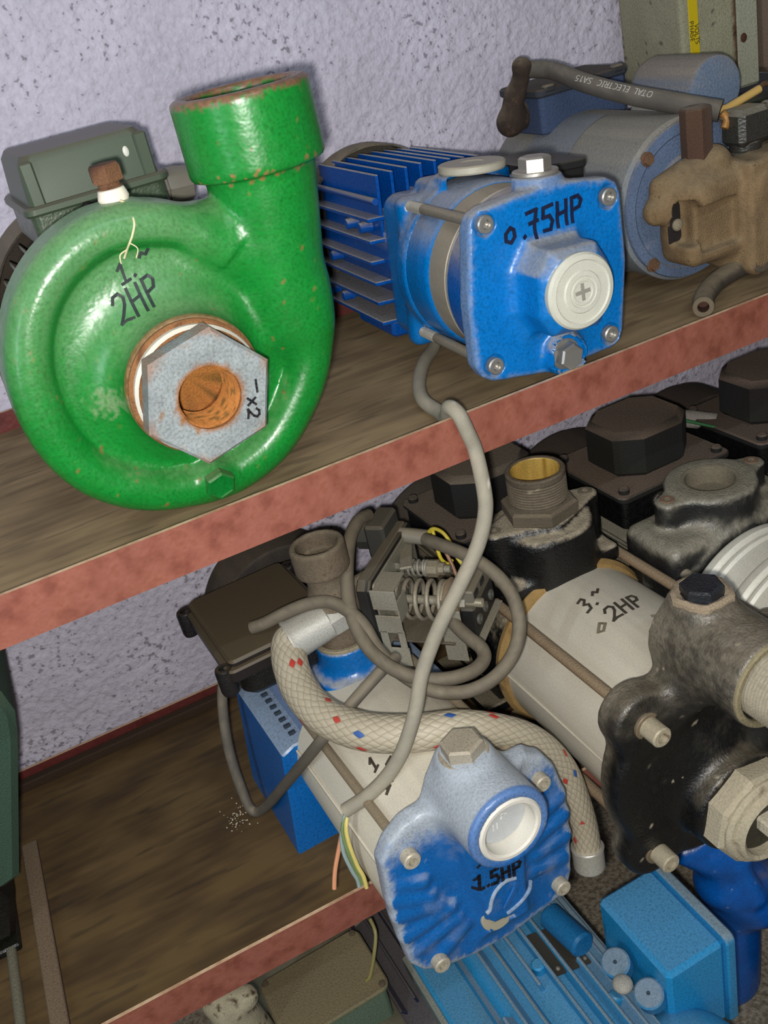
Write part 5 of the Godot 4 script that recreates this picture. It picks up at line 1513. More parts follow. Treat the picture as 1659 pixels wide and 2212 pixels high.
func ribbed_pump() -> void:
	var o := thing("multistage_pump", "grey-dusted black pump with a bright ribbed steel drum and oval top flange", "pump", fr(0.035, 0, -0.01, 0.607, -0.3465, 0.18), 104.0)
	var dusty := {c = C(34, 34, 34), m = 0.22, d = 0.85, dl = 0.0, dh = 0.8, dc = C(146, 140, 124)}
	var ft := func(p: Vector3) -> float:
		var r := Vector2(p.x, p.y).length()
		var d := dcyl(r, p.z + 236.0, 99.0, 30.0, 8.0)
		d = smin(d, dbox(p - Vector3(0, 40, -244), Vector3(92, 66, 42), 14.0), 10.0)
		d = smin(d, dcyl(r, p.z + 206.0, 103.0, 8.0, 3.0), 5.0)
		d = smin(d, dcyl(Vector2(p.x, p.z + 250.0).length(), p.y - 96.0, 48.0, 42.0, 6.0), 14.0)
		var fl := oval_flange_field(p, 0.0, -250.0, 96.0, 136.0, 57.0)
		d = smin(d, fl, 5.0)
		return smax(d, -maxf(Vector2(p.x, p.z + 250.0).length() - 27.0, 112.0 - p.y), 2.0)
	part("discharge_tower", field(ft, Vector3(-122, -122, -296), Vector3(122, 144, -190), 3.2), o, mats.black, dusty, 38, "grey dusty casting with an oval flange")
	var tp := to(Vector3(0, 0, -250), Vector3.UP)
	part("port_face", Geo.new().lathe([Vector2(27, 134), Vector2(36, 135.5), Vector2(36, 137), Vector2(29, 138.5), Vector2(26, 137.5), Vector2(26, 118), Vector2(0, 117)], 48, tp), o, mats.matte, {c = C(122, 114, 96), m = 0.2, r = 0.1, rc = C(150, 138, 108)}, 30, "worn port face")
	part("cast_mark", Geo.new().tube(PackedVector3Array([Vector3(-10, 112, -211.0), Vector3(2, 124, -211.0), Vector3(12, 116, -211.0)]), 1.4, 8), o, mats.matte, {c = C(150, 146, 136), m = 0.1})
	for s in [-1, 1]:
		part("flange_hole", Geo.new().ring(3.4, 7.5, 135.4, 137.2, 0.5, 20, to(Vector3(s * 57, 0, -250), Vector3.UP)), o, mats.matte, {c = C(120, 96, 76), m = 0.3})
	# ribbed drum
	var pr := [Vector2(90, -200)]
	for z in [-196.0, -150.0, -100.0, -50.0]:
		pr.append_array([Vector2(98, z), Vector2(99.5, z + 3), Vector2(99.5, z + 9), Vector2(96.5, z + 12), Vector2(96, z + 14), Vector2(98.5, z + 17), Vector2(98.5, z + 20), Vector2(96, z + 23), Vector2(96, z + 44)])
	pr.append(Vector2(90, -2))
	var drum := part("ribbed_drum", Geo.new().lathe(pr, 96), o, mats.drum, {c = C(226, 224, 212), m = 0.08, d = 0.3, dl = 0.4, dc = C(190, 180, 156)}, 35, "bright ribbed steel drum")
	var onto := func(w: Vector3) -> Vector3:
		var g := Vector2(w.x, w.y).normalized() * 96.6
		return Vector3(g.x, g.y, w.z)
	ink("marker_writing", glyphs("1."), Transform3D(Basis(Vector3(16, 0, -1), Vector3(2, 0, -20), Vector3.UP), Vector3(8, 96, -160)), 2.8, drum, C(70, 64, 56), onto)
	for sx in [-1, 1]:
		for sy in [-1, 1]:
			part("tie_rod", Geo.new().cyl(5.6, -216, 12, 0.6, 16, to(Vector3(sx * 79, sy * 78, 0))), o, mats.matte, {c = C(128, 120, 104), m = 0.2, d = 0.3}, 30, "tie rod")
	part("front_casing", Geo.new().lathe([Vector2(0, -4), Vector2(104, -4), Vector2(112, 2), Vector2(112, 18), Vector2(100, 30), Vector2(0, 36)], 64), o, mats.black, dusty)
	part("filling_boss", Geo.new().cyl(12, 60, 124, 1.5, 24, to(Vector3(-50, 0, 10), Vector3.UP)), o, mats.black, dusty)
	var capc := {c = C(26, 24, 22), m = 0.18, d = 0.9, dl = 0.45, dh = 0.95, dc = C(116, 100, 86)}
	terminal_cap(o, Vector3(0, 122, -365), {c = C(20, 20, 20), m = 0.2, d = 0.6, dl = 0.3, dc = C(80, 74, 66)}, capc)
	motor_rear(o, -280.0, -500.0, 84.0, dusty, {c = C(46, 40, 36), m = 0.2, d = 0.8, dl = 0.0, dc = C(88, 76, 66)}, 103.0)
	part("earth_wire", Geo.new().tube(curve([Vector3(74, 118, -410), Vector3(80, 130, -404), Vector3(92, 128, -380), Vector3(112, 122, -340)], 6), 2.0, 8), o, mats.plastic, {c = C(58, 112, 70), m = 0.2}, 60, "green earth wire")
	part("earth_wire_end", Geo.new().tube(curve([Vector3(74, 124, -408), Vector3(66, 132, -410), Vector3(70, 152, -412)], 5), 1.9, 8), o, mats.plastic, {c = C(110, 176, 140), m = 0.2}, 60, "green earth wire end")
	part("foam_lagging", Geo.new().tube(curve([Vector3(70, 116, -440), Vector3(96, 122, -410), Vector3(124, 118, -372)], 5), 11.0, 14), o, mats.matte, {c = C(150, 146, 138), m = 0.3, r = 0.3, rc = C(60, 56, 52)}, 60, "pale wrapped cable joint")
	for s in [-1, 1]:
		part("foot", Geo.new().box(Vector3(s * 62, -97, -340), Vector3(46, 14, 120), 2).box(Vector3(s * 56, -80, -340), Vector3(16, 44, 110), 2), o, mats.black, dusty)

func far_pump() -> void:
	var o := thing("electric_motor", "black motor with an eight-sided terminal cover, rightmost under the red rail", "motor", fr(0.035, 0, -0.01, 0.787, -0.3465, 0.192), 104.0)
	var dusty := {c = C(26, 26, 26), m = 0.22, d = 0.7, dl = 0.2, dh = 0.9, dc = C(84, 78, 68)}
	var capc := {c = C(24, 22, 21), m = 0.18, d = 0.9, dl = 0.45, dh = 0.95, dc = C(108, 92, 80)}
	terminal_cap(o, Vector3(0, 122, -365), {c = C(18, 18, 18), m = 0.2, d = 0.6, dl = 0.3, dc = C(80, 74, 66)}, capc)
	motor_rear(o, -280.0, -510.0, 84.0, dusty, {c = C(46, 40, 36), m = 0.2, d = 0.8, dl = 0.0, dc = C(84, 72, 64)}, 103.0)
	part("end_shield", Geo.new().lathe([Vector2(0, -300), Vector2(100, -300), Vector2(104, -290), Vector2(104, -240), Vector2(90, -228), Vector2(0, -222)], 56), o, mats.black, dusty)
	for s in [-1, 1]:
		part("foot", Geo.new().box(Vector3(s * 62, -97, -340), Vector3(46, 14, 120), 2).box(Vector3(s * 56, -80, -340), Vector3(16, 44, 110), 2), o, mats.black, dusty)
# ---------------------------------------------------------------- grey-blue motor with a brown gear pump, upper shelf right
func grey_motor() -> void:
	var o := thing("electric_motor", "grey-blue motor with an oily brown cast pump head, at the right of the upper shelf", "motor", fr(0, 0, 0, 0.649, 0.060, -0.14), 80.5)
	var gb := {c = C(134, 142, 150), m = 0.12, d = 0.8, dl = 0.0, dh = 0.95, dc = C(138, 132, 116), r = 0.05, rc = C(112, 92, 74)}
	var face := {c = C(96, 114, 144), m = 0.14, d = 0.55, dl = 0.2, r = 0.08, rc = C(130, 132, 136)}
	part("motor_body", Geo.new().lathe([Vector2(0, -262), Vector2(60, -262), Vector2(74, -256), Vector2(79, -246), Vector2(79, -14), Vector2(79, -6), Vector2(76, -2)], 72), o, mats.matte, gb, 25, "grey-blue motor shell")
	part("end_plate", Geo.new().lathe([Vector2(76, -3), Vector2(75, 1), Vector2(66, 2), Vector2(64, 0.5), Vector2(46, 1), Vector2(44, 4), Vector2(0, 5)], 72), o, mats.matte, face, 25, "blue end plate")
	for q in [Vector2(-47, 51), Vector2(-49, -51), Vector2(49, 51), Vector2(49, -51)]:
		hexbolt("plate_screw", o, Vector3(q.x, q.y, 1), Vector3.BACK, 6, 5, {c = C(112, 84, 62), m = 0.35}, mats.rust, 7.0, 0.3)
	var nm := Geo.new()
	for i in 8:
		var a0 := deg_to_rad(96.0 + i * 6.0)
		var a1 := deg_to_rad(96.0 + (i + 1) * 6.0)
		for s in [79.7]:
			nm.quad(Vector3(cos(a0) * s, sin(a0) * s, -190), Vector3(cos(a0) * s, sin(a0) * s, -110), Vector3(cos(a1) * s, sin(a1) * s, -110), Vector3(cos(a1) * s, sin(a1) * s, -190))
			nm.quad(Vector3(cos(a1) * 78, sin(a1) * 78, -190), Vector3(cos(a1) * 78, sin(a1) * 78, -110), Vector3(cos(a0) * 78, sin(a0) * 78, -110), Vector3(cos(a0) * 78, sin(a0) * 78, -190))
	part("rating_plate", nm, o, mats.matte, {c = C(128, 134, 140), m = 0.18}, 30, "pale worn rating plate")
	# capacitor cover: round-ended can on the shoulder of the motor
	part("capacitor_cover", Geo.new().lathe([Vector2(0, -148), Vector2(18, -147), Vector2(28, -141), Vector2(32, -130), Vector2(32.5, -46), Vector2(31, -41), Vector2(28, -40), Vector2(0, -39)], 56, to(Vector3(74, 86, 0))), o, mats.matte, {c = C(108, 126, 150), m = 0.12, d = 0.9, dl = -0.1, dh = 0.7, dc = C(134, 124, 110)}, 30, "grey-blue capacitor cover")
	part("capacitor_saddle", Geo.new().box(Vector3(52, 62, -94), Vector3(30, 26, 80), 3, Transform3D.IDENTITY), o, mats.matte, gb)
	# terminal box with the heavy cable's gland
	var tb := part("terminal_box", Geo.new().prism(rrect(56, 40, 6), 66, 106, 2, to(Vector3(4, 0, -205), Vector3.UP)), o, mats.matte, {c = C(62, 78, 110), m = 0.16, d = 0.6, dl = 0.2, dc = C(92, 84, 74)}, 30, "dark blue terminal box")
	part("box_lid", Geo.new().prism(rrect(59, 43, 8), 104, 113, 2, to(Vector3(4, 0, -205), Vector3.UP)), tb, mats.matte, {c = C(54, 58, 66), m = 0.2, d = 0.8, dl = 0.2, dc = C(84, 74, 64)})
	for s in [-1, 1]:
		part("lid_lug", Geo.new().box(Vector3(4 + s * 44, 112, -165), Vector3(14, 8, 9), 2), tb, mats.matte, {c = C(54, 54, 58), m = 0.2, d = 0.6})
	var oily := {c = C(60, 48, 40), m = 0.35, d = 0.4, r = 0.25, rc = C(88, 70, 54)}
	var fg := func(p: Vector3) -> float:
		var d := dcap(p, Vector3(-54, 88, -206), Vector3(-72, 84, -198), 17.0, 15.0)
		d = smin(d, dcap(p, Vector3(-72, 84, -196), Vector3(-68, 110, -190), 13.0, 11.0), 6.0)
		d = smin(d, dcap(p, Vector3(-66, 112, -188), Vector3(-58, 136, -180), 10.0, 9.0), 5.0)
		return smin(d, (p - Vector3(-62, 138, -178)).length() - 10.0, 4.0)
	part("cable_gland", field(fg, Vector3(-100, 60, -230), Vector3(-34, 156, -160), 2.6), o, mats.rust, oily, 40, "oily brown cable gland")
	var cp := [Vector3(-58, 134, -182), Vector3(-38, 130, -172), Vector3(-31, 125, -155), Vector3(-26, 114, -118), Vector3(-11, 100, -69), Vector3(7, 89, -26), Vector3(35, 75, 9)]
	var rads := PackedFloat32Array()
	var cpath := curve(cp, 6)
	for i in cpath.size():
		rads.append(lerpf(8.6, 10.2, float(i) / cpath.size()))
	var cable := part("heavy_cable", Geo.new().tube(cpath, rads, 20), o, mats.rubber, {c = C(84, 80, 74), m = 0.2, d = 0.7, dl = -0.1, dh = 0.9, dc = C(120, 114, 102)}, 60, "heavy grey printed cable")
	var tdir := (Vector3(7, 89, -26) - Vector3(-26, 114, -118)).normalized()
	# the print reads upside down from the front
	var zz := (Vector3(-0.35, 0.45, 0.82) - tdir * Vector3(-0.35, 0.45, 0.82).dot(tdir)).normalized()
	var mid := Vector3(-15, 103, -82)
	var tx := printed("cable_print", "OTAL  ELECTRIC   SA15", Transform3D(Basis(-tdir, zz.cross(-tdir), zz), (mid + zz * 10.6) * 0.001), 9.0, cable, C(190, 188, 180), mats.plastic)
	part("yellow_core", Geo.new().tube(PackedVector3Array([Vector3(34, 75, 4), Vector3(49, 74, 2), Vector3(91, 82, 0)]), 4.0, 10), cable, mats.plastic, {c = C(214, 178, 104), m = 0.12}, 60, "yellow insulated core")
	part("copper_strands", Geo.new().tube(curve([Vector3(90, 82, 0), Vector3(97, 85, -1), Vector3(104, 84, 0)], 4), 2.6, 6), cable, mats.dullsteel, {c = C(110, 84, 60), m = 0.4})
	part("copper_core", Geo.new().tube(curve([Vector3(34, 74, 12), Vector3(37, 68, 15), Vector3(33, 60, 16)], 4), 4.0, 8), cable, mats.dullsteel, {c = C(166, 120, 64), m = 0.4}, 60, "bare copper core")
	part("cable_stub", Geo.new().box(Vector3(42, 70, 12), Vector3(18, 9, 9), 2.5), cable, mats.rubber, {c = C(120, 116, 106), m = 0.2})
	# brown cast pump head
	var brown := {c = C(130, 108, 78), m = 0.3, d = 0.55, dl = 0.1, dh = 0.9, dc = C(136, 122, 96), r = 0.1, rc = C(72, 54, 40)}
	var fh := func(p: Vector3) -> float:
		var d := dbox(p - Vector3(0, -12, 26), Vector3(42, 40, 26), 12.0)
		d = smin(d, dcap(p, Vector3(-52, 4, 16), Vector3(-20, 8, 24), 13.0, 30.0), 10.0)
		d = smin(d, dcap(p, Vector3(-44, 26, 14), Vector3(10, 34, 24), 10.0, 18.0), 14.0)
		d = smin(d, dcap(p, Vector3(-30, -24, 20), Vector3(24, -58, 30), 14.0, 16.0), 10.0)
		d = smin(d, dbox(p - Vector3(36, -18, 40), Vector3(15, 52, 22), 6.0), 6.0)
		d = smin(d, dbox(p - Vector3(84, -6, 34), Vector3(44, 42, 30), 12.0), 8.0)
		d = smin(d, dcyl(Vector2(p.x - 41.0, p.y - 10.0).length(), p.z - 52.0, 14.0, 14.0, 5.0), 5.0)
		d = smin(d, dcyl(Vector2(p.x - 34.0, p.y + 64.0).length(), p.z - 46.0, 13.0, 12.0, 3.0), 6.0)
		# pocket with its dark window on the left
		d = smax(d, -dbox(p - Vector3(-6, -16, 58), Vector3(23, 22, 16), 5.0), 4.0)
		d = smax(d, -(dbox(p - Vector3(-38, -8, 42), Vector3(9, 22, 18), 7.0)), 3.0)
		# saw-cut scars on the ear
		d = smax(d, -dbox(p - Vector3(-62, -6, 30), Vector3(2.0, 12, 8), 1.0), 1.5)
		return d
	var head := part("pump_head", field(fh, Vector3(-76, -86, -6), Vector3(134, 58, 72), 2.6), o, mats.rust, brown, 40, "oily brown cast pump head")
	part("dark_window", Geo.new().box(Vector3(-38, -8, 24), Vector3(16, 40, 3), 1), head, mats.rust, {c = C(36, 32, 30), m = 0.3})
	part("window_screw", Geo.new().ball(Vector3(-37, -11, 27), Vector3(6, 6, 4), 14), head, mats.rust, {c = C(150, 140, 118), m = 0.2})
	part("socket_screw", Geo.new().nut(ngon(24, 10), 5.0, 56, 62, 1.2, to(Vector3(34, -64, 0))), head, mats.rust, {c = C(92, 84, 72), m = 0.25})
	part("hex_bar", Geo.new().lathe([Vector2(0, 34), Vector2(14, 34), Vector2(14.5, 36), Vector2(14.5, 87), Vector2(13, 88.5), Vector2(0, 88.5)], 6, to(Vector3(-4, 0, 20), Vector3.UP, 0.25)), o, mats.rust, {c = C(84, 60, 46), m = 0.3, d = 0.8, dl = 0.5, dc = C(140, 130, 112), r = 0.2, rc = C(84, 68, 58)}, 25, "rusty hexagon bar")
	var ebl := {c = C(56, 54, 50), m = 0.3, d = 0.7, dl = 0.4, dc = C(150, 144, 128), r = 0.16, rc = C(120, 114, 100)}
	part("elbow_fitting", Geo.new().box(Vector3(54, 58, 20), Vector3(36, 34, 32), 5).cyl(15, 36, 44, 1, 28, to(Vector3(54, 0, 20), Vector3.UP)), o, mats.black, ebl, 35, "dark pipe elbow")
	part("elbow_thread", Geo.new().lathe([Vector2(0, 16)] + thread_prof(16.5, 16, 38, 3.4, 2.0) + [Vector2(0, 38)], 32, to(Vector3(54, 0, 20), Vector3.UP)), o, mats.black, {c = C(84, 82, 74), m = 0.2}, 30)
	part("side_pipe", Geo.new().cyl(15, 0, 60, 2, 28, to(Vector3(70, 58, 22), Vector3(1, -0.1, 0.1))).cyl(18, 6, 22, 2, 28, to(Vector3(70, 58, 22), Vector3(1, -0.1, 0.1))), o, mats.black, ebl)
	part("motor_foot", Geo.new().box(Vector3(0, -77.5, -140), Vector3(96, 6, 120), 1.5), o, mats.matte, gb)
	# a short length of hose on the shelf in front of it
	var hp := curve([Vector3(0.582, -0.0105, -0.046) * 1000, Vector3(0.598, -0.0105, -0.064) * 1000, Vector3(0.630, -0.0100, -0.086) * 1000, Vector3(0.664, -0.0098, -0.098) * 1000, Vector3(0.70, -0.0098, -0.102) * 1000], 8)
	var h := thing("hose_piece", "short dark hose with an open end lying in front of the brown pump head", "hose", Transform3D(Basis.IDENTITY, Vector3(0.63, -0.0205, -0.086)))
	for i in hp.size():
		hp[i] -= Vector3(630, -20.5, -86)
	part("hose", Geo.new().tube(hp, 9.8, 20, false), h, mats.rubber, {c = C(74, 68, 60), m = 0.25, d = 0.8, dl = 0.1, dh = 0.8, dc = C(136, 124, 102)}, 60)
	var hd := (hp[0] - hp[1]).normalized()
	part("hose_end", Geo.new().ring(5.2, 9.8, -3, 0.6, 0.6, 28, to(hp[0], hd)), h, mats.rubber, {c = C(112, 100, 80), m = 0.2})
	part("hose_bore", Geo.new().lathe([Vector2(5.2, -1), Vector2(5.0, -14), Vector2(0, -14)], 24, to(hp[0], hd)), h, mats.rubber, {c = C(70, 40, 28), m = 0.3})

# ---------------------------------------------------------------- metal box at the back right
func metal_box() -> void:
	var o := thing("green_machine", "dark green machine block standing at the back right behind the grey-blue motor", "machine", Transform3D(Basis.IDENTITY, Vector3(0.86, -0.0205, -0.30)))
	var dg := {c = C(34, 44, 34), m = 0.25, d = 0.5, dl = 0.2, dc = C(70, 64, 52)}
	part("block", Geo.new().box(Vector3(20, 68, 0), Vector3(150, 126, 150), 6), o, mats.cast, dg)
	part("foot_plate", Geo.new().box(Vector3(20, 4, 0), Vector3(180, 8, 170), 2), o, mats.cast, dg)
	part("lug", Geo.new().box(Vector3(70, 118, 84), Vector3(40, 26, 24), 5), o, mats.cast, dg)
	var b := thing("metal_box", "paint-chipped olive grey steel box with a yellow VOLTS PHASE label, at the top right", "box", fr(-0.10, 0.0, 0.02, 0.806, 0.1115, -0.335))
	var chip := func(p: Vector3, n: Vector3, c: Color) -> Color:
		var e := nz2.get_noise_3dv(p * 0.8 + Vector3(40, 0, 0))
		var g := nz2.get_noise_3dv(p * 0.5)
		if e + 0.3 * g > 0.60:
			c = C(82, 74, 66)
		# rust along the upright corner and the lower edge
		var k := smoothstep(5.0, 2.0, absf(p.x - 33.0) + 3.0 * g)
		k = maxf(k, smoothstep(8.0, 0.0, p.y + 6.0 * g) * 0.7)
		return c.lerp(C(96, 66, 42) * (1.0 + g), k)
	var body := func(p: Vector3) -> float: return dbox(p - Vector3(0, 122, 0), Vector3(35, 122, 62), 3.0)
	part("case", field(body, Vector3(-42, -4, -68), Vector3(42, 250, 68), 3.2), b, mats.matte, {c = C(146, 144, 120), m = 0.12, f = chip}, 30)
	part("side_panel", Geo.new().box(Vector3(50, 126, 22), Vector3(30, 240, 74), 3), b, mats.matte, {c = C(158, 160, 140), m = 0.22, r = 0.1, rc = C(96, 76, 52)}, 30, "lighter side panel")
	part("panel_screw", Geo.new().ball(Vector3(44, 58, 59.5), Vector3(4, 5, 2), 12), b, mats.rust, {c = C(74, 44, 30), m = 0.3})
	part("cable_clamp", Geo.new().tube(curve([Vector3(62, 130, 58), Vector3(72, 118, 64), Vector3(80, 124, 60), Vector3(96, 112, 56)], 5), 8, 10), b, mats.rust, {c = C(120, 104, 86), m = 0.35})
	part("clamp_block", Geo.new().box(Vector3(84, 60, 52), Vector3(38, 90, 40), 8), b, mats.rust, {c = C(104, 88, 76), m = 0.35})
	var lb := part("yellow_label", Geo.new().box(Vector3(-20, 104, 62.6), Vector3(11.5, 108, 1.2), 0.3), b, mats.plastic, {c = C(206, 182, 26), m = 0.08, r = 0.05, rc = C(120, 104, 40)}, 30, "yellow printed label")
	var rt := Basis(Vector3.BACK, -PI / 2)
	printed("label_print", "VOLTS", Transform3D(rt, Vector3(-17.0, 76, 63.4) * 0.001), 7.0, lb, C(40, 36, 24), mats.plastic)
	printed("label_print", "PHASE", Transform3D(rt, Vector3(-23.0, 80, 63.4) * 0.001), 7.0, lb, C(40, 36, 24), mats.plastic)

# ---------------------------------------------------------------- left end of the lower shelf
func left_things() -> void:
	var o := thing("green_motor", "weathered dark green motor housing standing at the left end of the lower shelf", "motor", Transform3D(Basis.IDENTITY, Vector3(-0.20, -0.4505, -0.22)))
	var gr := {c = C(58, 84, 68), m = 0.35, d = 0.2, r = 0.3, rc = C(112, 112, 98)}
	var pf := PackedVector2Array()
	for q in [Vector2(-260, -0.37), Vector2(-196, -0.37), Vector2(-181, -0.366), Vector2(-155, -0.297), Vector2(-124, -0.215), Vector2(-117, -0.190), Vector2(-120, -0.166), Vector2(-130, -0.150), Vector2(-150, -0.142), Vector2(-300, -0.14), Vector2(-320, -0.26)]:
		pf.append(Vector2(q.x + 200, q.y * 1000 + 450.5))
	part("housing", Geo.new().prism(pf, -110, 70, 7), o, mats.rust, gr, 30)
	part("base_block", Geo.new().prism(PackedVector2Array([Vector2(-120, 10), Vector2(-12, 10), Vector2(6, 60), Vector2(0, 84), Vector2(-120, 84)]), -100, 60, 6), o, mats.black, {c = C(20, 19, 18), m = 0.3, d = 0.15})
	part("foot_bar", Geo.new().box(Vector3(13.5, 3.5, 70), Vector3(17, 7, 282), 1), o, mats.matte, {c = C(92, 66, 48), m = 0.25, d = 0.3}, 30, "brown foot bar")
	part("foot_rod", Geo.new().cyl(5, -110, 150, 1.5, 16, to(Vector3(-20, 5, 60), Vector3.BACK)), o, mats.matte, {c = C(112, 108, 90), m = 0.2}, 30, "pale foot rod")
	part("base_plate", Geo.new().box(Vector3(-70, 5, -20), Vector3(120, 10, 180), 2), o, mats.black, {c = C(22, 20, 18), m = 0.3})
	# crumbs of white plaster by the foot of the jet pump
	var g := Geo.new()
	var rnd := RandomNumberGenerator.new()
	rnd.seed = 77
	for i in 70:
		var far := rnd.randf() < 0.2
		var px := 32.0 + rnd.randfn(0, 14.0 if far else 6.5)
		var pz := -186.0 + rnd.randfn(0, 14.0 if far else 6.0)
		var s := rnd.randf_range(0.35, 1.0)
		g.ball(Vector3(px, -450.5 + s * 0.5, pz), Vector3(s, s * 0.7, s * rnd.randf_range(0.7, 1.3)), 6)
	var m := part("plaster_crumbs", g, self, mats.matte, {c = C(206, 196, 168), m = 0.1})
	tag(m, "tiny pale plaster crumbs scattered on the dark lower shelf board", "crumbs", "", "stuff")

# ---------------------------------------------------------------- what stands on the floor below
func bottom_things() -> void:
	var FL := -0.98
	# motor with an olive terminal box
	var o := thing("electric_motor", "dusty motor below the lower rail with an olive terminal box lid and yellow-green wire", "motor", fr(0.04, 0, 0, 0.05, -0.66, -0.105), 320.0)
	var ol := {c = C(104, 112, 84), m = 0.14, d = 0.85, dl = 0.35, dh = 0.85, dc = C(128, 112, 84)}
	part("terminal_box", Geo.new().prism(rrect(60, 44, 7), -56, -6, 2, to(Vector3(0, 0, 0), Vector3.UP)), o, mats.matte, {c = C(96, 116, 96), m = 0.2, d = 0.3})
	part("terminal_box_lid", Geo.new().prism(rrect(65, 47, 12), -7, 0, 2, to(Vector3(0, 0, 0), Vector3.UP)), o, mats.matte, ol, 35, "olive box lid")
	for q in [Vector2(-57, -40), Vector2(57, -40), Vector2(57, 40), Vector2(-57, 40)]:
		part("lid_screw", Geo.new().lathe([Vector2(0, -1), Vector2(4, -1), Vector2(4, 1.6), Vector2(3, 2.6), Vector2(0, 2.6)], 12, to(Vector3(q.x, 0, q.y), Vector3.UP)), o, mats.rust, {c = C(92, 80, 62), m = 0.3})
	part("motor_body", Geo.new().cyl(88, -180, 60, 5, 48, to(Vector3(10, -143, 0))), o, mats.cast, {c = C(70, 84, 72), m = 0.2, d = 0.5})
	part("foot", Geo.new().box(Vector3(10, -308, -30), Vector3(180, 24, 160), 3).box(Vector3(10, -260, -30), Vector3(90, 90, 140), 3), o, mats.cast, {c = C(70, 84, 72), m = 0.2, d = 0.5})
	part("earth_wire", Geo.new().tube(curve([Vector3(44, 0, 26), Vector3(50, 8, 28), Vector3(62, 34, 26), Vector3(72, 52, 18), Vector3(74, 60, 4)], 6), 2.2, 8), o, mats.plastic, {c = C(150, 142, 88), m = 0.15}, 60, "yellow-green wire")
	part("spare_wire", Geo.new().tube(curve([Vector3(62, 22, -30), Vector3(74, 34, -24), Vector3(88, 44, -24), Vector3(96, 44, -36)], 6), 1.8, 8), o, mats.plastic, {c = C(120, 112, 100), m = 0.15})
	# paint-chipped white casting
	var w := thing("white_casting", "paint-chipped white casting with brown rust spots, left of the olive box", "casting", fr(0.3, 0, 0, -0.050, -0.60, -0.095), 380.0)
	var fw := func(p: Vector3) -> float:
		var d := dcap(p, Vector3(0, -4, 0), Vector3(4, -120, -10), 24.0, 40.0)
		d = smin(d, dcap(p, Vector3(-14, 6, -10), Vector3(14, 10, 16), 12.0, 14.0), 8.0)
		return smin(d, dbox(p - Vector3(0, -250, -10), Vector3(50, 130, 50), 10.0), 20.0)
	part("casting", field(fw, Vector3(-64, -386, -70), Vector3(64, 34, 60), 4.0), w, mats.rust, {c = C(170, 162, 136), m = 0.3, r = 0.3, rc = C(72, 52, 38)})
	# dark blue motor squeezed behind the jet pump's front
	var nb := thing("electric_motor", "dark navy motor in the shadow between the olive box and the light blue motor", "motor", fr(0.05, 0, 0, 0.155, -0.78, -0.14), 200.0)
	part("motor_body", Geo.new().lathe([Vector2(0, -170), Vector2(50, -170), Vector2(58, -160), Vector2(58, 90), Vector2(50, 110), Vector2(0, 116)], 40), nb, mats.cast, {c = C(16, 30, 66), m = 0.3, d = 0.3})
	for i in 9:
		part("cooling_fin", Geo.new().box(Vector3(62, 0, -40), Vector3(16, 3, 220), 0.8, Transform3D(Basis(Vector3.BACK, 0.25 + i * 0.32), Vector3.ZERO)), nb, mats.cast, {c = C(16, 30, 66), m = 0.3, d = 0.3})
	part("foot", Geo.new().box(Vector3(0, -130, -30), Vector3(60, 140, 160), 4), nb, mats.cast, {c = C(16, 24, 48), m = 0.3, d = 0.3})
	light_blue_motor()
	# deep blue pump at the right edge
	var d := thing("centrifugal_pump", "glossy deep blue cast pump partly hidden below the black pump, at the right edge", "pump", fr(0, 0, 0, 0.55, -0.70, -0.02), 280.0)
	var db := {c = C(16, 104, 200), m = 0.2, d = 0.5, dl = 0.5, dh = 1.0, dc = C(140, 118, 76), r = 0.06, rc = C(190, 190, 170)}
	var fd := func(p: Vector3) -> float:
		var q := dcap(p, Vector3(0, 20, 0), Vector3(40, 40, -20), 40.0, 52.0)
		q = smin(q, dcap(p, Vector3(-58, 40, 0), Vector3(-14, 10, 10), 14.0, 26.0), 14.0)
		q = smin(q, dcap(p, Vector3(-10, -30, 10), Vector3(30, -70, 20), 36.0, 44.0), 16.0)
		q = smin(q, dcap(p, Vector3(-4, 10, 34), Vector3(6, -34, 44), 10.0, 16.0), 8.0)
		q = smin(q, dcap(p, Vector3(-46, 46, 8), Vector3(30, 72, 20), 8.0, 10.0), 10.0)
		return smin(q, dcap(p, Vector3(10, -80, 0), Vector3(10, -260, -20), 36.0, 46.0), 20.0)
	part("casing", field(fd, Vector3(-80, -290, -90), Vector3(110, 110, 80), 3.6), d, mats.gloss, db)
	part("paint_run", Geo.new().tube(curve([Vector3(42, 2, 58), Vector3(46, -8, 62), Vector3(42, -18, 66), Vector3(45, -28, 68)], 5), 2.2, 8, true, Vector2(1, 1)), d, mats.plastic, {c = C(206, 206, 180), m = 0.1}, 60, "dried white paint run")
	var e := thing("blue_volute", "round blue volute casing cut off by the lower right corner of the view", "pump", fr(0, 0, 0, 0.655, -0.86, 0.10), 120.0)
	part("volute", Geo.new().lathe([Vector2(0, -40), Vector2(80, -40), Vector2(104, -28), Vector2(112, 0), Vector2(104, 28), Vector2(80, 38), Vector2(40, 34), Vector2(0, 32)], 64), e, mats.gloss, db)
	part("foot", Geo.new().box(Vector3(0, -112, 0), Vector3(120, 16, 70), 3), e, mats.gloss, db)

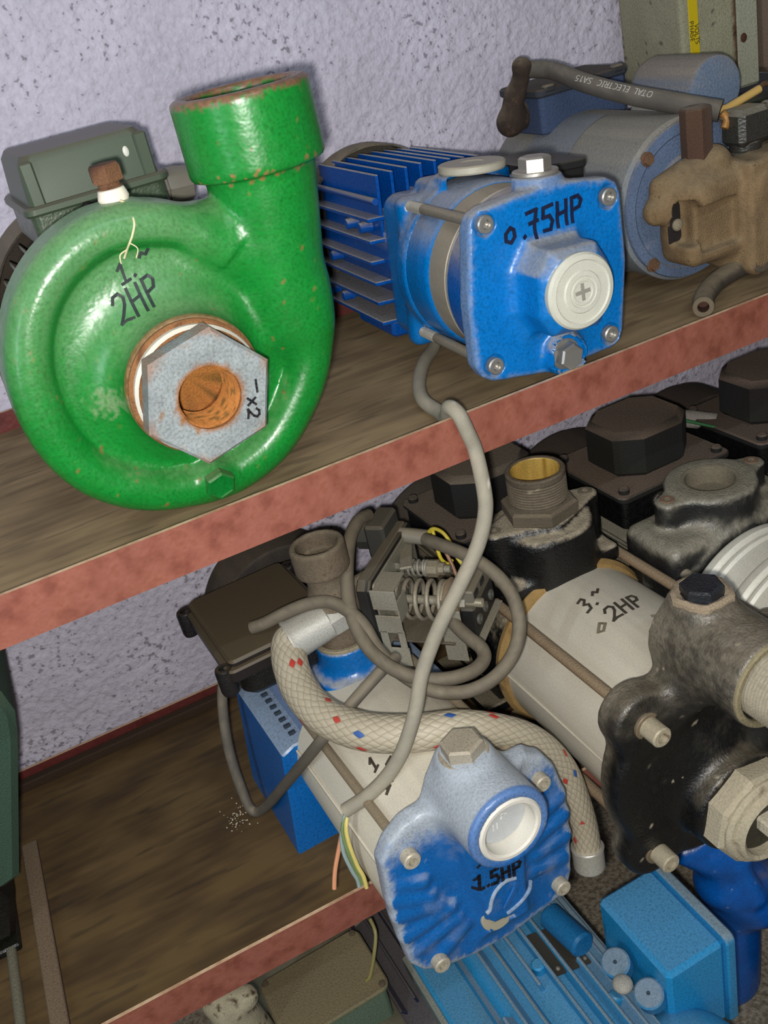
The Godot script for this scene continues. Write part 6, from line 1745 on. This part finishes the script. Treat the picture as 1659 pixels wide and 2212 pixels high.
func light_blue_motor() -> void:
	var o := thing("electric_motor", "light blue finned motor with a flat blue junction cover, on the floor below the shelf", "motor", fr(0.02, 0, 0, 0.275, -0.745, 0.04), 235.0)
	var lb := {c = C(44, 152, 208), m = 0.16, d = 0.35, dl = 0.5, dh = 1.0, dc = C(126, 134, 128), r = 0.10, rc = C(96, 108, 110)}
	var fin := {c = C(50, 146, 200), m = 0.18, d = 0.65, dl = 0.2, dh = 0.9, dc = C(150, 148, 134), r = 0.1, rc = C(110, 110, 100)}
	part("motor_body", Geo.new().cyl(78, -170, 150, 4, 56), o, mats.cast, lb)
	for i in 12:
		var a := deg_to_rad(22.0 + i * 11.5)
		var ln := 300.0 if i % 3 != 1 else 150.0
		part("cooling_fin", Geo.new().box(Vector3(84, 0, -10 + (0.0 if i % 3 != 1 else (70.0 if i % 2 == 0 else -72.0))), Vector3(18, 4.2, ln), 1.2, Transform3D(Basis(Vector3.BACK, a), Vector3.ZERO)), o, mats.cast, fin)
	for q in [[60.0, 40.0], [95.0, -30.0], [118.0, 60.0], [82.0, 110.0]]:
		var u := Vector3(cos(deg_to_rad(q[0])), sin(deg_to_rad(q[0])), 0)
		part("fin_boss", Geo.new().cyl(8, 74, 90, 2, 16, to(Vector3(0, 0, q[1]), u)), o, mats.cast, lb)
	part("rating_plate", Geo.new().box(Vector3(86, 0, -36), Vector3(3, 46, 60), 0.6, Transform3D(Basis(Vector3.BACK, deg_to_rad(74.0)), Vector3.ZERO)), o, mats.rust, {c = C(62, 56, 46), m = 0.4, r = 0.3, rc = C(96, 92, 80)}, 30, "dark worn rating plate")
	for s in [-1, 1]:
		part("plate_rivet", Geo.new().ball(Vector3(88.5, s * 18, -12), Vector3(2.4, 2.8, 2.8), 10), o, mats.dullsteel, {c = C(130, 124, 110), m = 0.2}).transform *= Transform3D(Basis(Vector3.BACK, deg_to_rad(74.0)), Vector3.ZERO)
	# side foot with its slot, left
	part("side_foot", Geo.new().box(Vector3(-96, 44, -10), Vector3(44, 26, 290), 4), o, mats.cast, lb, 35)
	part("foot_slot", Geo.new().prism(rrect(7, 12, 6.9), 0, 2, 0.3, to(Vector3(-92, 56.0, 92), Vector3.UP)), o, mats.rust, {c = C(70, 78, 72), m = 0.3})
	part("side_rail", Geo.new().box(Vector3(-116, 30, -10), Vector3(16, 30, 300), 3), o, mats.cast, {c = C(120, 140, 140), m = 0.2, d = 0.5})
	# junction box on the right with a rim plate and two blind bosses
	var jb := PackedVector2Array([Vector2(76, -60), Vector2(152, -60), Vector2(152, 118), Vector2(136, 122), Vector2(96, 122), Vector2(76, 104)])
	part("junction_box", Geo.new().box(Vector3(118, 62, 24), Vector3(74, 130, 118), 5), o, mats.gloss, {c = C(40, 152, 212), m = 0.12, d = 0.2, dl = 0.6}, 35, "sky blue junction box")
	part("junction_rim", Geo.new().prism(rrect(64, 72, 10), -6, 6, 2, to(Vector3(160, 62, 24), Vector3.RIGHT)), o, mats.gloss, fin, 35)
	for q in [Vector3(142, 118, -26), Vector3(142, 118, 66)]:
		part("cover_screw", Geo.new().cyl(6, 0, 8, 1.5, 14, to(q, Vector3.UP)), o, mats.cast, lb)
	for q in [Vector3(60, 96, 22), Vector3(68, 90, 66)]:
		var bo := part("blind_boss", Geo.new().cyl(16, -16, 6, 2, 32, to(q, Vector3(-0.35, 1, 0.2))), o, mats.cast, {c = C(60, 140, 190), m = 0.14, d = 0.5, dl = 0.3}, 35)
		part("boss_dimple", Geo.new().cyl(2.2, 5.6, 6.6, 0.3, 12, to(q, Vector3(-0.35, 1, 0.2))), bo, mats.cast, {c = C(46, 66, 78), m = 0.1})
	part("grey_knob", Geo.new().ball(Vector3(50, 98, 46), Vector3(11, 8, 11), 16), o, mats.rust, {c = C(170, 168, 158), m = 0.3})
	part("end_shell", Geo.new().ball(Vector3(70, 10, 120), Vector3(72, 66, 70), 32), o, mats.gloss, lb)
	part("pipe_stub", Geo.new().cyl(15, 0, 60, 3, 24, to(Vector3(36, 96, -70), Vector3(0.1, 0.1, 1))), o, mats.gloss, {c = C(34, 108, 160), m = 0.2})
	part("motor_foot", Geo.new().box(Vector3(0, -156, -10), Vector3(180, 158, 220), 6), o, mats.cast, lb)
